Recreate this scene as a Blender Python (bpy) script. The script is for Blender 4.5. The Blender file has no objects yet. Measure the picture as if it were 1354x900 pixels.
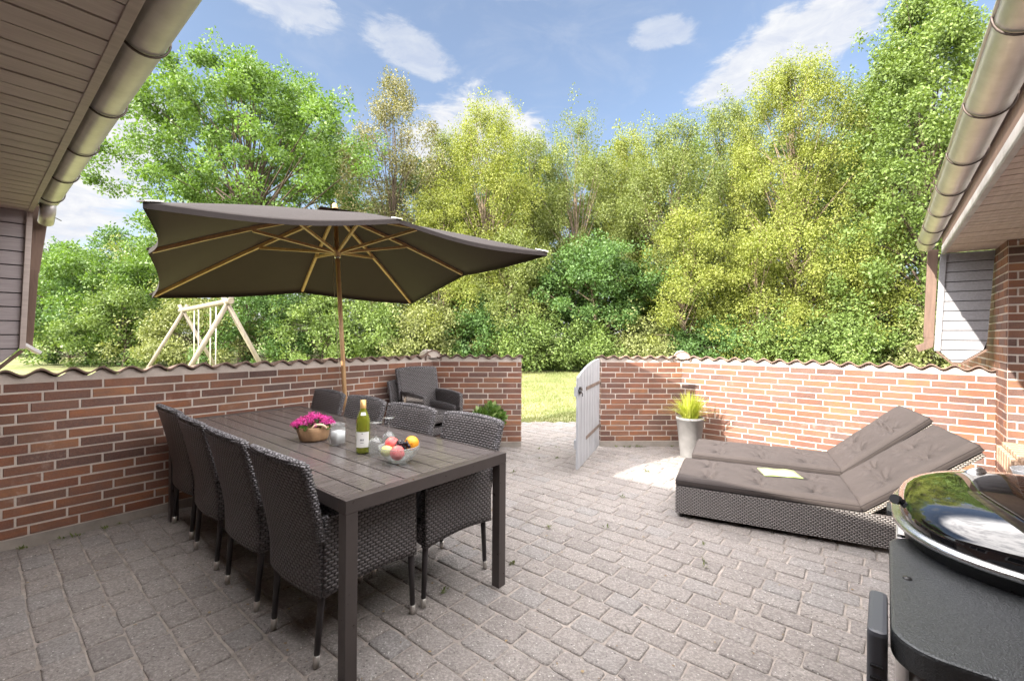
import bpy, bmesh, math, random
import numpy as np
from mathutils import Matrix, Vector, Euler, Quaternion
R = math.radians
rnd = random.Random(7)
rng = np.random.default_rng(11)
scene = bpy.context.scene
COL = scene.collection

# ------------------------------------------------------------------ camera
cam_data = bpy.data.cameras.new('camera')
cam = bpy.data.objects.new('camera', cam_data); COL.objects.link(cam)
cam_data.sensor_width = 36; cam_data.lens = 15.82
cam_data.shift_y = -7.5 / 1354
cam_data.clip_start = 0.03; cam_data.clip_end = 2000
cam.matrix_world = Matrix.Translation((0, 0, 1.40)) @ Matrix.Rotation(R(90), 4, 'X') @ Matrix.Rotation(R(0.4), 4, 'Z')
scene.camera = cam

# ------------------------------------------------------------------ sun, sky, exposure
SUN_AZ, SUN_EL = R(56.5 + 180), R(31)          # azimuth clockwise from +Y of the direction to the sun
to_sun = Vector((math.sin(SUN_AZ) * math.cos(SUN_EL), math.cos(SUN_AZ) * math.cos(SUN_EL), math.sin(SUN_EL)))
sd = bpy.data.lights.new('sun', 'SUN'); sun = bpy.data.objects.new('sun', sd); COL.objects.link(sun)
sd.energy = 2.6; sd.angle = R(0.53); sd.color = (1.0, 0.93, 0.82)
sun.rotation_euler = (-to_sun).to_track_quat('-Z', 'Y').to_euler()
sun.location = (-6, -4, 8)
world = bpy.data.worlds.new('World'); scene.world = world; world.use_nodes = True
SKY_STRENGTH = 0.06; FILL_DECK = 24.0
scene.view_settings.view_transform = 'Standard'; scene.view_settings.look = 'None'
scene.view_settings.exposure = 2.45; scene.view_settings.gamma = 1.0
scene.view_settings.use_curve_mapping = False
scene.render.engine = 'CYCLES'
scene.cycles.use_denoising = True
scene.cycles.max_bounces = 8; scene.cycles.diffuse_bounces = 6; scene.cycles.glossy_bounces = 4
scene.cycles.transmission_bounces = 8; scene.cycles.transparent_max_bounces = 8
scene.cycles.sample_clamp_indirect = 6; scene.cycles.caustics_reflective = False; scene.cycles.caustics_refractive = False

class NT:
    def __init__(s, tree): s.t = tree; s.n = tree.nodes; s.l = tree.links
    def new(s, typ, **kw):
        n = s.n.new(typ)
        for k, v in kw.items(): setattr(n, k, v)
        return n
    def link(s, a, b): s.l.new(a, b)
    def val(s, inp, v):
        if hasattr(v, 'is_linked') or isinstance(v, bpy.types.NodeSocket): s.l.new(v, inp)
        else: inp.default_value = v
    def math(s, op, a, b=0.0, c=None, clamp=False):
        n = s.n.new('ShaderNodeMath'); n.operation = op; n.use_clamp = clamp
        s.val(n.inputs[0], a); s.val(n.inputs[1], b)
        if c is not None: s.val(n.inputs[2], c)
        return n.outputs[0]
    def vmath(s, op, a, b=None, scale=None):
        n = s.n.new('ShaderNodeVectorMath'); n.operation = op
        s.val(n.inputs[0], a)
        if b is not None: s.val(n.inputs[1], b)
        if scale is not None: s.val(n.inputs['Scale'], scale)
        return n.outputs['Value'] if op in ('LENGTH', 'DOT_PRODUCT') else n.outputs[0]
    def comb(s, x, y, z=0.0):
        n = s.n.new('ShaderNodeCombineXYZ'); s.val(n.inputs[0], x); s.val(n.inputs[1], y); s.val(n.inputs[2], z); return n.outputs[0]
    def sep(s, v):
        n = s.n.new('ShaderNodeSeparateXYZ'); s.l.new(v, n.inputs[0]); return n.outputs
    def mix(s, f, a, b, blend='MIX'):
        n = s.n.new('ShaderNodeMix'); n.data_type = 'RGBA'; n.blend_type = blend
        s.val(n.inputs[0], f); s.val(n.inputs[6], a); s.val(n.inputs[7], b); return n.outputs[2]
    def ramp(s, f, stops, interp='LINEAR'):
        n = s.n.new('ShaderNodeValToRGB'); cr = n.color_ramp; cr.interpolation = interp
        while len(cr.elements) > 1: cr.elements.remove(cr.elements[-1])
        cr.elements[0].position = stops[0][0]; cr.elements[0].color = c4(stops[0][1])
        for p, c in stops[1:]:
            e = cr.elements.new(p); e.color = c4(c)
        s.val(n.inputs[0], f); return n.outputs[0]
    def noise(s, vec, scale, detail=3, rough=0.5, dist=0.0, out=0):
        n = s.n.new('ShaderNodeTexNoise'); n.inputs['Scale'].default_value = scale; n.inputs['Detail'].default_value = detail
        n.inputs['Roughness'].default_value = rough; n.inputs['Distortion'].default_value = dist
        if vec is not None: s.l.new(vec, n.inputs['Vector'])
        return n.outputs[out]
    def maprange(s, v, a, b, c=0.0, d=1.0, smooth=False):
        n = s.n.new('ShaderNodeMapRange'); n.interpolation_type = 'SMOOTHSTEP' if smooth else 'LINEAR'
        s.val(n.inputs[0], v); s.val(n.inputs[1], a); s.val(n.inputs[2], b); s.val(n.inputs[3], c); s.val(n.inputs[4], d); return n.outputs[0]
    def bump(s, h, strength=0.5, dist=0.01, normal=None):
        n = s.n.new('ShaderNodeBump'); n.inputs['Strength'].default_value = strength; n.inputs['Distance'].default_value = dist
        s.l.new(h, n.inputs['Height'])
        if normal is not None: s.l.new(normal, n.inputs['Normal'])
        return n.outputs[0]
def c4(c): return (c[0], c[1], c[2], 1.0) if len(c) == 3 else c

# sky: Nishita air light plus fair-weather clouds fixed in world directions
w = NT(world.node_tree); w.n.clear()
out = w.new('ShaderNodeOutputWorld')
sky = w.new('ShaderNodeTexSky', sky_type='NISHITA'); sky.sun_disc = False
sky.sun_elevation = SUN_EL; sky.sun_rotation = SUN_AZ; sky.air_density = 1.0; sky.dust_density = 0.6; sky.ozone_density = 1.6; sky.altitude = 50
tc = w.new('ShaderNodeTexCoord').outputs['Generated']
x, y, z = w.sep(tc)
az = w.math('ARCTAN2', x, y)                                    # azimuth from +Y, towards +X
el_ = w.math('ARCSINE', z)
pl = w.comb(az, w.math('MULTIPLY', el_, 1.0), 0.0)
n1 = w.noise(w.vmath('MULTIPLY', tc, (1.0, 1.0, 2.2)), 5.5, 6, 0.62, 0.6)
n2 = w.noise(w.vmath('MULTIPLY', tc, (1.0, 1.0, 2.6)), 17.0, 6, 0.65, 0.5)
nn = w.math('ADD', w.math('MULTIPLY', w.math('SUBTRACT', n1, 0.5), 1.5), w.math('MULTIPLY', w.math('SUBTRACT', n2, 0.5), 1.0))
# azimuth deg, elevation deg, half widths deg, tilt deg, density
clouds = [(-12.5, 31.5, 6, 2.6, -16, .55), (-3, 23.5, 7.5, 5.0, -14, 1.0), (-8, 23, 6, 4.2, 0, 1.0), (32, 29, 11, 3.2, 16, .9), (18.5, 32.5, 4.2, 1.5, 0, .5),
          (-44, 18, 8, 6.5, 25, 1.0), (-52, 10, 12, 8, 0, 1.0), (-28, 33.5, 6.5, 2.2, -5, .6), (21, 37.5, 4, 1.1, 10, .35), (-34, 35.5, 7, 1.2, 5, .3), (46, 20, 10, 6, 0, .6),
          (3, 37.5, 7, .9, 4, .2), (80, 25, 22, 8, 10, .8), (120, 35, 26, 9, 0, .8), (170, 22, 30, 9, 0, .9), (-110, 28, 28, 9, 5, .8), (-150, 45, 20, 10, 0, .7), (0, 62, 22, 6, 20, .45)]
acc = None
for a0, e0, wa, we, tilt, dens in clouds:
    da = w.math('SUBTRACT', az, R(a0)); de = w.math('SUBTRACT', el_, R(e0))
    ct, st = math.cos(R(tilt)), math.sin(R(tilt))
    u_ = w.math('MULTIPLY_ADD', da, ct / R(wa), w.math('MULTIPLY', de, st / R(wa)))
    v_ = w.math('MULTIPLY_ADD', de, ct / R(we), w.math('MULTIPLY', da, -st / R(we)))
    d = w.math('SQRT', w.math('ADD', w.math('MULTIPLY', u_, u_), w.math('MULTIPLY', v_, v_)))
    m = w.math('MULTIPLY', w.maprange(w.math('SUBTRACT', d, nn), 1.12, 0.62, 0, 1, True), dens)
    acc = m if acc is None else w.math('MAXIMUM', acc, m)
veil = w.math('MULTIPLY', w.maprange(n1, 0.45, 0.75, 0, 1, True), 0.16)
lowhaze = w.math('MULTIPLY', w.maprange(el_, R(22), R(0), 0, 1, True), 0.55)
cf = w.math('MAXIMUM', w.math('MAXIMUM', acc, veil), lowhaze, clamp=True)
cshade = w.mix(w.maprange(n2, 0.35, 0.65), (2.4, 2.5, 2.8, 1), (3.1, 3.1, 3.1, 1))
skyc = w.mix(1.0, sky.outputs[0], (0.80, 0.80, 0.80, 1), 'MULTIPLY'); skyc = w.mix(.22, skyc, (2.0, 2.15, 2.5, 1))
skymix = w.mix(cf, skyc, cshade)
# invented bright cloud cover overhead, beside and behind, added unseen to fill the shade
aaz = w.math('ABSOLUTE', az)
fill_deck = w.math('MAXIMUM', w.maprange(el_, R(39), R(50), 0, 1, True), w.math('MULTIPLY', w.maprange(aaz, R(60), R(82), 0, 1, True), w.maprange(el_, R(2), R(14), 0, 1, True)))
fill_deck = w.math('MULTIPLY', fill_deck, w.maprange(w.math('ADD', n1, w.math('MULTIPLY', n2, .4)), .55, .80, .55, 1, True))
skymix = w.mix(fill_deck, skymix, (FILL_DECK * 1.03, FILL_DECK * .985, FILL_DECK * .965, 1))
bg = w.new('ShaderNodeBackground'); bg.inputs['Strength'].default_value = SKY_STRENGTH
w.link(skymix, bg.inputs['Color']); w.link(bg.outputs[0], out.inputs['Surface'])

# ------------------------------------------------------------------ geometry helpers
class MB:
    """collects verts and faces for one mesh"""
    def __init__(s): s.v = []; s.f = []; s.sm = []; s.a = []
    def add(s, vs, fs, smooth=False, attr=0.0):
        o = len(s.v); s.v += [tuple(p) for p in vs]
        for f in fs: s.f.append(tuple(o + i for i in f)); s.sm.append(smooth); s.a.append(attr)
        return s
    def box(s, c, d, rz=0.0, M=None, attr=0.0):
        hx, hy, hz = d[0] / 2, d[1] / 2, d[2] / 2
        T = Matrix.Translation(c) @ Matrix.Rotation(rz, 4, 'Z') if M is None else M
        vs = [T @ Vector((sx * hx, sy * hy, sz * hz)) for sz in (-1, 1) for sy in (-1, 1) for sx in (-1, 1)]
        return s.add(vs, [(0, 2, 3, 1), (4, 5, 7, 6), (0, 1, 5, 4), (2, 6, 7, 3), (0, 4, 6, 2), (1, 3, 7, 5)], attr=attr)
    def bar(s, a, b, wd, ht, up=(0, 0, 1)):
        a, b = Vector(a), Vector(b); d = b - a; L = d.length; xx = d / L
        yy = Vector(up).cross(xx).normalized(); zz = xx.cross(yy)
        M = Matrix((xx, yy, zz)).transposed().to_4x4(); M.translation = (a + b) / 2
        return s.box(None, (L, wd, ht), M=M)
    def tube(s, pts, rs, n=8, caps=True, smooth=True):
        pts = [Vector(p) for p in pts]
        if not hasattr(rs, '__len__'): rs = [rs] * len(pts)
        vs = []; prev = None
        for i, p in enumerate(pts):
            t = (pts[min(i + 1, len(pts) - 1)] - pts[max(i - 1, 0)]).normalized()
            if prev is None:
                ref = Vector((0, 0, 1)) if abs(t.z) < .9 else Vector((1, 0, 0)); xa = t.cross(ref).normalized()
            else: xa = (prev - t * prev.dot(t)).normalized()
            prev = xa; ya = t.cross(xa)
            for k in range(n):
                a = 2 * math.pi * k / n; vs.append(p + (xa * math.cos(a) + ya * math.sin(a)) * rs[i])
        fs = [(i * n + k, i * n + (k + 1) % n, (i + 1) * n + (k + 1) % n, (i + 1) * n + k) for i in range(len(pts) - 1) for k in range(n)]
        s.add(vs, fs, smooth)
        if caps:
            o = len(s.v) - len(vs); e = o + (len(pts) - 1) * n
            s.f.append(tuple(o + k for k in reversed(range(n)))); s.sm.append(False); s.a.append(0.)
            s.f.append(tuple(e + k for k in range(n))); s.sm.append(False); s.a.append(0.)
        return s
    def lathe(s, prof, c=(0, 0, 0), n=24, M=None, smooth=True, wob=None):
        vs = []
        for i, (r_, z_) in enumerate(prof):
            for k in range(n):
                a = 2 * math.pi * k / n; rr = r_ * (1 if wob is None else wob(i, k, n))
                p = Vector((rr * math.cos(a), rr * math.sin(a), z_)); p = (M @ p) if M is not None else p + Vector(c); vs.append(p)
        fs = [(i * n + k, i * n + (k + 1) % n, (i + 1) * n + (k + 1) % n, (i + 1) * n + k) for i in range(len(prof) - 1) for k in range(n)]
        return s.add(vs, fs, smooth)
    def prism(s, poly, z0, z1, M=None):
        n = len(poly); vs = [Vector((p[0], p[1], z0)) for p in poly] + [Vector((p[0], p[1], z1)) for p in poly]
        if M is not None: vs = [M @ v for v in vs]
        return s.add(vs, [tuple(reversed(range(n))), tuple(range(n, 2 * n))] + [(i, (i + 1) % n, n + (i + 1) % n, n + i) for i in range(n)])
    def grid(s, fn, nu, nv, smooth=True, closeu=False):
        vs = [fn(i / (nu if closeu else nu - 1), j / (nv - 1)) for j in range(nv) for i in range(nu)]
        fs = []
        for j in range(nv - 1):
            for i in range(nu if closeu else nu - 1):
                i2 = (i + 1) % nu; fs.append((j * nu + i, j * nu + i2, (j + 1) * nu + i2, (j + 1) * nu + i))
        return s.add(vs, fs, smooth)
    def slab(s, fn, nu, nv, th, smooth=True):
        """closed thick sheet: fn(u,v)->point ; th: thickness along -normal direction given as vector fn or Vector"""
        A = [[Vector(fn(i / (nu - 1), j / (nv - 1))) for i in range(nu)] for j in range(nv)]
        T = (lambda a, b: Vector(th(a, b))) if callable(th) else (lambda a, b: Vector(th))
        B = [[A[j][i] + T(i / (nu - 1), j / (nv - 1)) for i in range(nu)] for j in range(nv)]
        vs = [p for r_ in A for p in r_] + [p for r_ in B for p in r_]; o = nu * nv; fs = []
        for j in range(nv - 1):
            for i in range(nu - 1):
                q = (j * nu + i, j * nu + i + 1, (j + 1) * nu + i + 1, (j + 1) * nu + i)
                fs.append(q); fs.append(tuple(o + k for k in reversed(q)))
        s.add(vs, fs, smooth)
        base = len(s.v) - len(vs); ring = [(0, i) for i in range(nu)] + [(j, nu - 1) for j in range(1, nv)] + [(nv - 1, i) for i in range(nu - 2, -1, -1)] + [(j, 0) for j in range(nv - 2, 0, -1)]
        for k in range(len(ring)):
            a = ring[k]; b = ring[(k + 1) % len(ring)]; ia, ib = base + a[0] * nu + a[1], base + b[0] * nu + b[1]
            s.f.append((ib, ia, ia + o, ib + o)); s.sm.append(False); s.a.append(0.)
        return s
    def mesh(s, name, mat, attr=False, bevel=0.0, fixn=True):
        me = bpy.data.meshes.new(name); me.from_pydata(s.v, [], s.f)
        me.polygons.foreach_set('use_smooth', s.sm)
        if attr:
            at = me.attributes.new('rnd', 'FLOAT', 'FACE'); at.data.foreach_set('value', s.a)
        for m in (mat if isinstance(mat, (list, tuple)) else [mat]): me.materials.append(m)
        if fixn or bevel:
            bm = bmesh.new(); bm.from_mesh(me)
            if fixn: bmesh.ops.recalc_face_normals(bm, faces=bm.faces)
            if bevel:
                ed = [e for e in bm.edges if len(e.link_faces) == 2 and e.calc_face_angle(0) > 0.6]
                bmesh.ops.bevel(bm, geom=ed, offset=bevel, segments=2, affect='EDGES', profile=.6, clamp_overlap=True)
            bm.to_mesh(me); bm.free()
        me.update(); return me
    def build(s, name, mat, parent=None, attr=False, bevel=0.0, world=False, fixn=True):
        me = s.mesh(name, mat, attr, bevel, fixn)
        o = bpy.data.objects.new(name, me); COL.objects.link(o)
        if parent is not None:
            o.parent = parent
            if world: me.transform(wm(parent).inverted())
        return o
def wm(o):
    M = o.matrix_basis.copy()
    return wm(o.parent) @ M if o.parent is not None else M
def tag(o, label=None, cat=None, group=None, kind=None):
    if label: o['label'] = label
    if cat: o['category'] = cat
    if group: o['group'] = group
    if kind: o['kind'] = kind
    return o
def thing(name, label, cat, loc=(0, 0, 0), rz=0.0, group=None):
    o = bpy.data.objects.new(name, None); COL.objects.link(o); o.empty_display_size = .1
    o.location = loc; o.rotation_euler = (0, 0, rz); return tag(o, label, cat, group)
def dup(o, loc=None, rz=None, label=None, parent=None):
    c = o.copy(); COL.objects.link(c)
    if parent is not None: c.parent = parent
    if loc is not None: c.location = loc
    if rz is not None: c.rotation_euler = (0, 0, rz)
    if label: c['label'] = label
    for ch in list(o.children): dup(ch, parent=c)
    return c
def np_obj(name, verts, loops, sizes, mat, parent=None, smooth=False, attrs=None):
    me = bpy.data.meshes.new(name); nv = len(verts); nf = len(sizes)
    me.vertices.add(nv); me.vertices.foreach_set('co', np.asarray(verts, dtype=np.float32).ravel())
    me.loops.add(len(loops)); me.loops.foreach_set('vertex_index', np.asarray(loops, dtype=np.int32))
    st = np.concatenate([[0], np.cumsum(sizes)[:-1]]).astype(np.int32)
    me.polygons.add(nf); me.polygons.foreach_set('loop_start', st)
    if smooth: me.polygons.foreach_set('use_smooth', np.ones(nf, dtype=bool))
    if attrs is not None:
        for k, v in attrs.items(): me.attributes.new(k, 'FLOAT', 'FACE').data.foreach_set('value', np.asarray(v, dtype=np.float32))
    me.update(calc_edges=True)
    me.materials.append(mat)
    o = bpy.data.objects.new(name, me); COL.objects.link(o)
    if parent is not None: o.parent = parent
    return o

# courtyard frame: U runs away to the right (left wall, right eave), V away to the left (left eave, right wall)
UA = R(39.7); U = Vector((math.sin(UA), math.cos(UA), 0)); V = Vector((-math.cos(UA), math.sin(UA), 0)); RZ = math.pi / 2 - UA
def uv(u, v, z=0.0): return U * u + V * v + Vector((0, 0, z))
MUV = Matrix.Rotation(RZ, 4, 'Z')

# ------------------------------------------------------------------ materials
def newmat(name):
    m = bpy.data.materials.new(name); m.use_nodes = True; nt = NT(m.node_tree)
    b = nt.n['Principled BSDF']; return m, nt, b
def simple(name, col, rough=.6, metal=0.0, nscale=0, namt=.15, bump=0.0, bscale=60, spec=.5, coat=0.0):
    m, nt, b = newmat(name); b.inputs['Roughness'].default_value = rough; b.inputs['Metallic'].default_value = metal
    b.inputs['Specular IOR Level'].default_value = spec; b.inputs['Coat Weight'].default_value = coat
    oc = nt.new('ShaderNodeTexCoord').outputs['Object']
    if nscale:
        f = nt.noise(oc, nscale, 5, .6)
        lo = tuple(max(0, c * (1 - namt)) for c in col); hi = tuple(c * (1 + namt) for c in col)
        nt.link(nt.ramp(f, [(.3, lo), (.7, hi)]), b.inputs['Base Color'])
        nt.link(nt.maprange(f, .3, .7, max(0.02, rough - .08), min(1, rough + .08)), b.inputs['Roughness'])
    else: b.inputs['Base Color'].default_value = c4(col)
    if bump: nt.link(nt.bump(nt.noise(oc, bscale, 4, .6), bump, .003), b.inputs['Normal'])
    return m
def boxmap(nt):
    """object-space planar mapping chosen by the facing axis: returns (a,b,0)"""
    t = nt.new('ShaderNodeTexCoord'); p = nt.sep(t.outputs['Object']); n = nt.sep(t.outputs['Normal'])
    ax = nt.math('ABSOLUTE', n[0]); ay = nt.math('ABSOLUTE', n[1]); az_ = nt.math('ABSOLUTE', n[2])
    isx = nt.math('GREATER_THAN', ax, ay); isz = nt.math('GREATER_THAN', az_, 0.75)
    a = nt.math('ADD', nt.math('MULTIPLY', isx, p[1]), nt.math('MULTIPLY', nt.math('SUBTRACT', 1.0, isx), p[0]))
    a2 = nt.math('ADD', nt.math('MULTIPLY', isz, p[0]), nt.math('MULTIPLY', nt.math('SUBTRACT', 1.0, isz), a))
    b2 = nt.math('ADD', nt.math('MULTIPLY', isz, p[1]), nt.math('MULTIPLY', nt.math('SUBTRACT', 1.0, isz), p[2]))
    return nt.comb(a2, b2, 0.0)
def wicker(name, c1, c2, row=.0125, wid=.026, gap=(.012, .011, .012), rough=.38, strength=1.0):
    m, nt, b = newmat(name); vec = boxmap(nt)
    s = nt.sep(vec); ri = nt.math('FLOOR', nt.math('DIVIDE', s[1], row)); par = nt.math('MODULO', nt.math('ABSOLUTE', ri), 2.0)
    xa = nt.math('ADD', s[0], nt.math('MULTIPLY', par, wid / 2))
    fx = nt.math('FRACT', nt.math('DIVIDE', nt.math('ADD', xa, 10.0), wid)); fy = nt.math('FRACT', nt.math('DIVIDE', nt.math('ADD', s[1], row * 1000), row))
    hx = nt.math('SINE', nt.math('MULTIPLY', fx, math.pi)); hy = nt.math('SINE', nt.math('MULTIPLY', fy, math.pi))
    h = nt.math('MULTIPLY', nt.math('POWER', hx, .7), nt.math('POWER', hy, .6))
    nz = nt.noise(vec, 90, 2, .5)
    col = nt.mix(nt.maprange(nz, .3, .7), c4(c1), c4(c2))
    nt.link(nt.mix(nt.maprange(h, .25, .6), c4(gap), col), b.inputs['Base Color'])
    b.inputs['Roughness'].default_value = rough
    nt.link(nt.bump(h, strength, .006), b.inputs['Normal']); return m
def wood(name, c1, c2, rough=.5, scale=(3, 40, 40), bump=.15, axis=0):
    m, nt, b = newmat(name); oc = nt.new('ShaderNodeTexCoord').outputs['Object']
    v = nt.vmath('MULTIPLY', oc, scale); f = nt.noise(v, 1.0, 6, .65, .6); g = nt.noise(oc, 2.5, 3, .5)
    f = nt.math('ADD', nt.math('MULTIPLY', f, .75), nt.math('MULTIPLY', g, .25))
    nt.link(nt.ramp(f, [(.34, c1), (.62, c2)]), b.inputs['Base Color']); b.inputs['Roughness'].default_value = rough
    nt.link(nt.bump(f, bump, .004), b.inputs['Normal']); return m
def brickmat():
    m, nt, b = newmat('fired_brick'); oc = nt.new('ShaderNodeTexCoord').outputs['Object']
    at = nt.new('ShaderNodeAttribute'); at.attribute_name = 'rnd'
    base = nt.ramp(at.outputs['Fac'], [(0, (.085, .048, .044)), (.18, (.22, .078, .040)), (.34, (.105, .060, .052)), (.5, (.30, .112, .046)), (.66, (.17, .085, .062)), (.8, (.33, .140, .060)), (.92, (.12, .080, .072)), (1, (.24, .085, .042))])
    f = nt.noise(nt.vmath('MULTIPLY', oc, (1, 1, 2.5)), 9, 5, .6, .5)
    col = nt.mix(nt.maprange(f, .35, .68), base, nt.mix(.6, base, (.13, .085, .075, 1)))
    fine = nt.noise(oc, 120, 3, .6); col = nt.mix(nt.maprange(fine, .4, .75), col, nt.mix(.35, col, (.32, .16, .10, 1)))
    ef = nt.maprange(nt.noise(oc, 2.2, 4, .6, .8), .60, .70); ef2 = nt.maprange(nt.noise(oc, 14, 4, .7), .5, .65)   # lime bloom
    col = nt.mix(nt.math('MULTIPLY', nt.math('MULTIPLY', ef, ef2), .28), col, (.50, .42, .38, 1))
    dirt = nt.maprange(nt.noise(oc, 1.7, 5, .65, .6), .35, .62, .78, 1.08); col = nt.vmath('SCALE', col, scale=dirt)
    nt.link(col, b.inputs['Base Color']); b.inputs['Roughness'].default_value = .72
    nt.link(nt.bump(nt.noise(oc, 75, 5, .65), .35, .004), b.inputs['Normal']); return m
def mortarmat():
    m, nt, b = newmat('mortar'); oc = nt.new('ShaderNodeTexCoord').outputs['Object']
    f = nt.noise(oc, 3.5, 6, .7)
    nt.link(nt.ramp(f, [(.3, (.42, .36, .32)), (.7, (.64, .57, .51))]), b.inputs['Base Color']); b.inputs['Roughness'].default_value = .9
    nt.link(nt.bump(nt.noise(oc, 130, 4, .6), .5, .004), b.inputs['Normal']); return m
def leafmat(name, stops, trans=.35, rough=.5):
    m, nt, b = newmat(name); geo = nt.new('ShaderNodeNewGeometry'); oc = nt.new('ShaderNodeTexCoord').outputs['Object']
    f = nt.math('ADD', nt.math('MULTIPLY', geo.outputs['Random Per Island'], .34), nt.math('MULTIPLY', nt.noise(oc, .9, 3, .6), .74), clamp=True)
    col = nt.ramp(f, stops); b.inputs['Roughness'].default_value = rough; b.inputs['Specular IOR Level'].default_value = .35
    nt.link(col, b.inputs['Base Color'])
    tr = nt.new('ShaderNodeBsdfTranslucent'); nt.link(nt.mix(1.0, col, (1.25, 1.3, .55, 1), 'MULTIPLY'), tr.inputs['Color'])
    mx = nt.new('ShaderNodeMixShader'); mx.inputs[0].default_value = trans
    nt.link(b.outputs[0], mx.inputs[1]); nt.link(tr.outputs[0], mx.inputs[2]); nt.link(mx.outputs[0], nt.n['Material Output'].inputs['Surface']); return m
def glass(name, col=(1, 1, 1), rough=.02, ior=1.45):
    m, nt, b = newmat(name); b.inputs['Base Color'].default_value = c4(col); b.inputs['Transmission Weight'].default_value = 1.0
    b.inputs['Roughness'].default_value = rough; b.inputs['IOR'].default_value = ior; return m

M_brick, M_mortar = brickmat(), mortarmat()
M_plinth = simple('cement_render', (.30, .27, .24), .9, nscale=5, namt=.25, bump=.5, bscale=50)
M_coping = simple('clay_coping', (.20, .135, .105), .75, nscale=9, namt=.4, bump=.5, bscale=40)
M_soffit = wood('weathered_soffit_boards', (.46, .385, .36), (.60, .52, .485), .6, (5, 60, 60), .2)
M_soffit_r = wood('pale_soffit_boards', (.52, .43, .39), (.66, .56, .52), .6, (5, 60, 60), .2)
M_panel = wood('grey_painted_boards', (.32, .28, .285), (.42, .375, .38), .55, (5, 50, 60), .15)
M_panel_r = wood('pale_grey_boards', (.22, .22, .235), (.29, .29, .31), .55, (5, 50, 60), .15)
M_fascia = wood('grey_fascia_board', (.42, .35, .32), (.56, .48, .44), .55, (5, 40, 40), .2)
M_white = simple('white_paint', (.72, .72, .73), .45, nscale=12, namt=.06)
M_brownwood = wood('brown_stained_board', (.11, .068, .052), (.18, .115, .085), .7, (30, 30, 4), .3)
M_gap = simple('dark_gap', (.02, .017, .015), .95)
def zincmat():
    m, nt, b = newmat('galvanised_steel'); oc = nt.new('ShaderNodeTexCoord').outputs['Object']
    f = nt.noise(oc, 6, 5, .6); g = nt.noise(oc, 60, 3, .6)
    nt.link(nt.ramp(f, [(.3, (.56, .53, .51)), (.7, (.74, .71, .69))]), b.inputs['Base Color']); b.inputs['Metallic'].default_value = .6
    nt.link(nt.maprange(g, .3, .7, .36, .52), b.inputs['Roughness']); return m
M_zinc = zincmat(); M_strap = simple('rusty_gutter_strap', (.12, .095, .085), .5, .6, nscale=20, namt=.4)
M_roof = simple('dark_roof_tile', (.09, .06, .05), .8, nscale=10, namt=.3)
M_table = wood('dark_brown_slats', (.070, .060, .058), (.118, .103, .100), .24, (4, 60, 60), .06)
M_tframe = simple('brown_powder_coat', (.056, .046, .044), .34, nscale=20, namt=.08, bump=.1, bscale=300)
M_wick = wicker('dark_wicker', (.062, .052, .052), (.165, .152, .157), row=.0145, wid=.029, gap=(.012, .010, .010))
M_rim = wicker('wicker_braid', (.10, .092, .096), (.24, .23, .25), row=.012, wid=.020, gap=(.02, .018, .018))
M_leg = simple('dark_chair_leg', (.028, .024, .026), .4)
M_foot = simple('silver_foot_cap', (.55, .53, .50), .35, .7)
M_lwick = wicker('lounger_wicker', (.165, .148, .145), (.26, .238, .23), row=.0115, wid=.027)
M_lpale = wicker('pale_wicker_underside', (.26, .23, .21), (.36, .33, .30), row=.012, wid=.022, gap=(.08, .07, .06))
def clothmat(name, c, t=0.0, sheen=.1):
    m, nt, b = newmat(name); oc = nt.new('ShaderNodeTexCoord').outputs['Object']
    f = nt.noise(oc, 4, 4, .6); nt.link(nt.ramp(f, [(.3, tuple(k * .88 for k in c)), (.7, tuple(k * 1.1 for k in c))]), b.inputs['Base Color'])
    b.inputs['Roughness'].default_value = .85; b.inputs['Sheen Weight'].default_value = sheen
    h = nt.math('ADD', nt.noise(oc, 500, 2, .5), nt.math('MULTIPLY', nt.noise(oc, 14, 4, .6, 1.5), 2.0)); nt.link(nt.bump(h, .35, .003), b.inputs['Normal'])
    if t:
        tr = nt.new('ShaderNodeBsdfTranslucent'); tr.inputs['Color'].default_value = c4(tuple(min(1, k * 1.6) for k in (c[0] * 1.35, c[1], c[2] * .75)))
        mx = nt.new('ShaderNodeMixShader'); mx.inputs[0].default_value = t
        nt.link(b.outputs[0], mx.inputs[1]); nt.link(tr.outputs[0], mx.inputs[2]); nt.link(mx.outputs[0], nt.n['Material Output'].inputs['Surface'])
    return m
M_cush = clothmat('taupe_cushion', (.050, .040, .038), 0.0, .0)
M_pipe = simple('dark_piping', (.03, .022, .022), .7)
M_canopy = clothmat('charcoal_canopy', (.017, .0115, .0108), .05, 0.0)
M_teak = wood('teak', (.42, .24, .11), (.58, .37, .19), .45, (30, 30, 4), .1)
M_pine = wood('weathered_pine', (.16, .135, .103), (.25, .212, .165), .7, (30, 30, 4), .2)
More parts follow.
